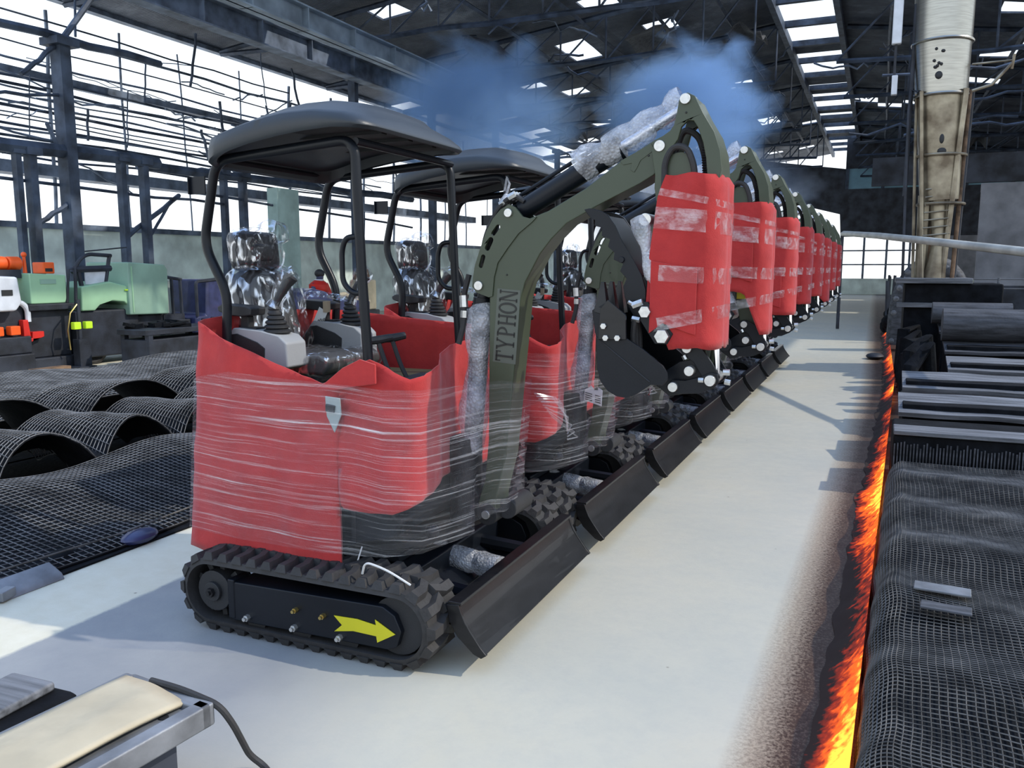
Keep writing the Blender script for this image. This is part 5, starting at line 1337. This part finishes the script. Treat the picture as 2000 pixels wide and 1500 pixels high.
for (x0, x1, y, z, r, lb) in ((2.02, 3.12, 8.95, .83, .20, 'fat black roll with a sooty end lying on the fourth charred stack'), (1.98, 2.95, 10.45, .90, .15, 'slimmer black roll with a pale top lying before the steel duct')):
    t = thing('burnt_roll', lb, 'roll', (x0, y, z))
    m = MB(); m.cyl((0, 0, 0), (x1 - x0, 0, 0), r, seg=28); m.build('roll_body', 'char_grey', t, angle=40)
    m = MB(); m.cyl((x1 - x0 - .01, 0, 0), (x1 - x0 + .02, 0, 0), r * .8, seg=24); m.build('roll_core', 'char_black', t)
t = thing('ribbed_hose_pile', 'pile of black ribbed hose between the ember seam and the farther stacks', 'hose', (1.60, 8.6, 0))
random.seed(13)
m = MB()
for k in range(8):
    y = -1.7 + k * .5
    m.tube([(.0, y, .08), (.03, y + .12, .42 + .25 * random.random()), (.18, y + .25, .50 + .3 * random.random()), (.26, y + .3, .10)], [.07, .08, .08, .07], 10)
m.build('hose_coils', 'char_black', t)
t = thing('cable_arch', 'big black arched cable bundle beside the foot of the steel duct', 'cable bundle', (1.62, 14.5, 0))
m = MB(); m.tube(arc3 := [(0 + .55 - .55 * cos(pi * k / 18), .1 * k / 18, .1 + 1.48 * sin(pi * k / 18) ** .6) for k in range(19)], .17, 14); m.build('cable_bundle', 'char_grey', t)
m = MB()
for k in range(20):
    p = Vector(arc3[min(18, k)]); m.ball(p + Vector((-.06, -.12, .08)), .06, 8, 5)
m.build('knotted_ends', 'plank_grey', t)
t = thing('scrap_heap', 'dark scrap heap with upright rods along the far end of the aisle edge', 'scrap', (1.62, 17.0, 0))
m = MB()
for k in range(34):
    x, y = random.uniform(-.12, .1), random.uniform(-1, 9); m.tube([(x, y, 0), (x + random.uniform(-.06, .06), y, random.uniform(.4, 1.35))], random.uniform(.02, .05), 6)
m.build('upright_rods', 'dark_frame', t)['kind'] = 'stuff'
m = MB()
for k in range(40): m.ball((random.uniform(-.1, .5), random.uniform(-1, 8), random.uniform(.05, .5)), random.uniform(.06, .2), 8, 5)
m.build('scrap_lumps', 'char_black', t)['kind'] = 'stuff'
o = MB().ball((1.28, 12.6, .05), .16, 12, 6, (.9, 1.2, .35)).build('burnt_lump', 'dark_frame'); tag(o, 'flat dark lump on the aisle floor beside the ember seam', 'debris')

# embers along the seam
def ember(u, v):
    y = -1.9 + 24 * u ** 1.5
    wd = .13 + .06 * max(0, nz(y * 1.7, 0, 1)) + .03 * nz(y * 5, 3, 1)
    x = edge_x(y) - wd + (wd + .004) * v
    return (x, y, .006 + .12 * v ** 1.6 + .02 * max(0, nz(x * 26, y * 22, 2)) * (.3 + v))
o = MB().grid(ember, 420, 10).build('ember_seam', 'ember', uvs=[(i / 420, j / 10) for j in range(11) for i in range(421)]); tag(o, 'glowing orange ember seam along the foot of the burnt mesh bed', 'embers', None, 'stuff')

# ---- steel duct
t = thing('exhaust_duct', 'tall stainless steel duct with a rusty open lower half on a plinth', 'duct', (1.95, 11.3, 1.38))
def seg_(z0, x0, r0, z1, x1, r1, m, name, n=40):
    b = MB(); b.tube([(x0, 0, z0 - 1.38), (x1, 0, z1 - 1.38)], [r0, r1], n); return b.build(name, m, t)
seg_(4.72, -.03, .385, 8.2, -.06, .42, 'duct_steel', 'upper_duct')
seg_(3.98, .0, .345, 4.72, -.03, .38, 'duct_steel', 'perforated_section')
seg_(2.5, .08, .27, 3.98, .0, .335, 'duct_stained', 'lower_duct')
for z, x, r in ((4.72, -.03, .392), (3.98, 0, .36), (3.14, .05, .33), (2.45, .09, .31)):
    b = MB(); b.tube([(x + r * cos(a), r * sin(a), z - 1.38) for a in [2 * pi * k / 36 for k in range(36)]], .022, 8, closed=True); b.build('ring_clamp', 'duct_steel' if z > 3.5 else 'duct_stained', t)
random.seed(4)
b = MB()
for k in range(9): a = -1.75 + random.uniform(-.16, .2); b.ball((-.02 + .375 * cos(a), .375 * sin(a), random.uniform(4.3, 4.6) - 1.38), .022, 8, 5)
b.ball((-.02 + .36 * cos(-1.7), .362 * sin(-1.7), 4.22 - 1.38), .05, 10, 6, (1, .4, 1.1)); b.ball((.04 + .31 * cos(-1.6), .31 * sin(-1.6), 3.35 - 1.38), .045, 10, 6, (.7, .4, 1.5)); b.ball((.05 + .30 * cos(-1.6), .3 * sin(-1.6), 3.18 - 1.38), .06, 10, 6, (1, .4, .8)); b.build('burnt_holes', 'soft_black', t)
for (xa, ya, xb, yb, r, m) in ((-.33, -.1, -.22, -.1, .022, 'duct_stained'), (-.27, -.28, -.10, -.2, .03, 'duct_stained'), (.30, -.25, .16, -.2, .04, 'duct_stained'), (.40, .05, .33, .05, .035, 'dark_frame'), (.36, -.1, .30, -.1, .03, 'rust'), (-.1, .28, 0, .25, .04, 'rust')):
    b = MB(); b.tube([(xa, ya, 2.65), (xb, yb, 0)], r, 8); b.build('frame_leg', m, t)
b = MB(); b.tube([(.06, -.1, 1.15), (.10, -.12, .5), (.07, -.12, 0)], [.13, .10, .15], 12); b.build('inner_pipe', 'duct_stained', t)
b = MB(); b.tube([(-.12, -.05, 1.2), (-.12, -.05, 0)], [.1, .08], 10); b.build('inner_pipe', 'duct_stained', t)
for k in range(8):
    z = .5 + k * .11; b = MB(); b.tube([(-.13, -.24, z), (.22, -.24, z + .03)], .012, 6); b.build('ladder_rung', 'duct_stained', t)
b = MB(); b.tube([(.33, -.1, 2.62), (.62, -.1, 2.70), (.86, -.05, 2.98)], .022, 8); b.tube([(.36, -.1, 3.0), (.86, -.05, 3.02)], .014, 6); b.tube([(.86, -.05, 2.9), (.88, -.05, 3.1)], .02, 6); b.build('bracket_arm', 'duct_stained', t)
b = MB(); b.tube([(-.40, -.1, 1.2), (-.40, -.1, 3.9)], .03, 8); b.tube([(-.36, -.2, .0), (-.42, -.2, 2.4), (-.40, -.12, 2.7), (-.30, -.2, 2.66)], .02, 8); b.build('side_conduit', 'dark_frame', t)
t = thing('machine_plinth', 'dark machine plinth with a pale top plate carrying the steel duct', 'plinth', (2.05, 11.3, 0))
MB().bx(-.42, .85, -.32, .7, 0, 1.30).build('plinth_body', 'char_black', t, bevel=.03); MB().bx(-.55, .45, -.40, .5, 1.30, 1.38).build('top_plate', 'plank_grey', t, bevel=.01); MB().bx(-.52, .42, -.37, -.31, .95, 1.02).build('front_ledge', 'plank_grey', t, bevel=.008)
t = thing('lamp_box', 'white lamp box hanging left of the steel duct', 'lamp', (1.33, 11.0, 4.35))
MB().bx(-.08, .05, -.05, .05, .35, 1.3).build('lamp_case', 'white_paint', t, bevel=.02); MB().bx(-.05, .03, -.05, .05, -.35, -.08).build('lamp_tube', 'white_paint', t, bevel=.01); MB().tube([(.02, 0, 1.3), (.06, 0, 4.0)], .015, 6).build('hanger', 'dark_frame', t); MB().tube([(-.02, 0, -.1), (-.02, 0, .4)], .02, 6).build('stem', 'dark_frame', t)
# long pale pipe crossing before the duct, on two posts
t = thing('pale_pipe', 'long pale pipe crossing in front of the steel duct on posts', 'pipe', (0, 0, 0))
MB().tube([(.37, 20.0, 2.36), (.62, 14.5, 2.17), (1.22, 11.6, 2.02), (1.84, 9.2, 1.86), (2.6, 7.0, 1.68), (3.0, 6.0, 1.60)], .048, 14).build('pipe', 'pipe_white', t)
MB().tube([(.38, 19.9, 0), (.38, 19.9, 2.34)], .04, 8).build('post', 'dark_frame', t); MB().tube([(2.68, 6.8, 0), (2.68, 6.8, 1.66)], .05, 8).build('post', 'dark_frame', t)
t = thing('guard_rail', 'thin steel guard rail standing on the right behind the rolls', 'rail', (2.6, 11.6, 0))
for x in (.3, 1.3, 2.3): MB().tube([(x, 0, 0), (x, 0, 1.38)], .02, 8).build('post', 'plank_grey', t)
for z in (1.36, 1.22): MB().tube([(-.1, 0, z), (3.2, 0, z)], .012, 6).build('rail', 'plank_grey', t)
t = thing('steel_plate', 'bent grey steel plate leaning behind the fat black roll', 'plate', (3.25, 9.5, 0))
m = MB(); m.prism([(-.15, .74), (.45, .74), (.5, .95), (.12, 1.18), (-.22, 1.16)], -.03, .02); m.build('plate', 'plank_grey', t, bevel=.006); MB().bx(-.15, .45, .0, .5, .55, .75).build('plate_foot', 'char_black', t)
t = thing('triangle_bracket', 'white triangular bracket standing at the right edge behind the plate', 'bracket', (4.1, 10.9, .72))
m = MB(); m.prism([(0, 0), (.32, 0), (.32, .5)], -.02, .02, holes=[[(.12, .05), (.27, .05), (.27, .3)]]); m.build('bracket', 'white_paint', t, bevel=.004)

# ================================================================== foreground, bottom left
t = thing('metal_tray', 'long grey metal tray on a dark foot at the lower left corner', 'tray', (-.64, -1.29, 0), -.10)
m = MB(); m.bx(-.19, .15, -1.1, .36, .205, .255); m.bx(.11, .16, -1.1, .37, .205, .275); m.bx(-.2, .16, .33, .38, .205, .275); m.bx(-.21, -.17, -1.1, .36, .205, .285); m.build('tray_body', 'tray_grey', t, bevel=.008)
MB().bx(-.12, .09, -1.0, .30, 0, .205).build('foot_box', 'wall_dark', t, bevel=.01)
m = MB(); m.cyl((.075, .27, .254), (.075, .27, .258), .014); m.build('bolt_hole', 'soft_black', t)
m = MB(); m.grid(lambda u, v: (-.185 + .265 * u, -1.1 + 1.44 * v, .283 + .014 * nz(u * 3, v * 4, 2) + .012 * sin(u * pi) - .018 * u * v ** 6), 14, 30); o = m.build('cream_board', 'cream_board', None, solid=.012); o.location = (-.64, -1.29, 0); o.rotation_euler = (0, 0, -.10); tag(o, 'cream fibre board lying on the grey metal tray', 'board')
t = thing('black_case', 'black case with a grey lid at the left edge of the foreground', 'case', (-1.00, -1.20, 0), .05)
MB().bx(-.14, .10, -.5, .20, 0, .245).build('case_body', 'char_black', t, bevel=.03, bseg=3); m = MB(); m.bx(-.15, .03, -.5, .17, .245, .275); m.build('lid', 'plank_grey', t, bevel=.01); MB().bx(.098, .106, -.22, -.05, .10, .22).build('latch_plate', 'tray_grey', t, bevel=.004)
m = MB(); m.tube(rpath([(-.69, -.93, .29), (-.577, -.925, .285), (-.43, -.925, .265), (-.405, -.90, .20), (-.42, -.82, .05), (-.38, -.80, .012), (-.30, -.85, .010), (-.05, -1.35, .010)], .08), .010, 8); o = m.build('black_cable', 'rubber'); tag(o, 'black cable running from the tray corner across the concrete floor', 'cable')
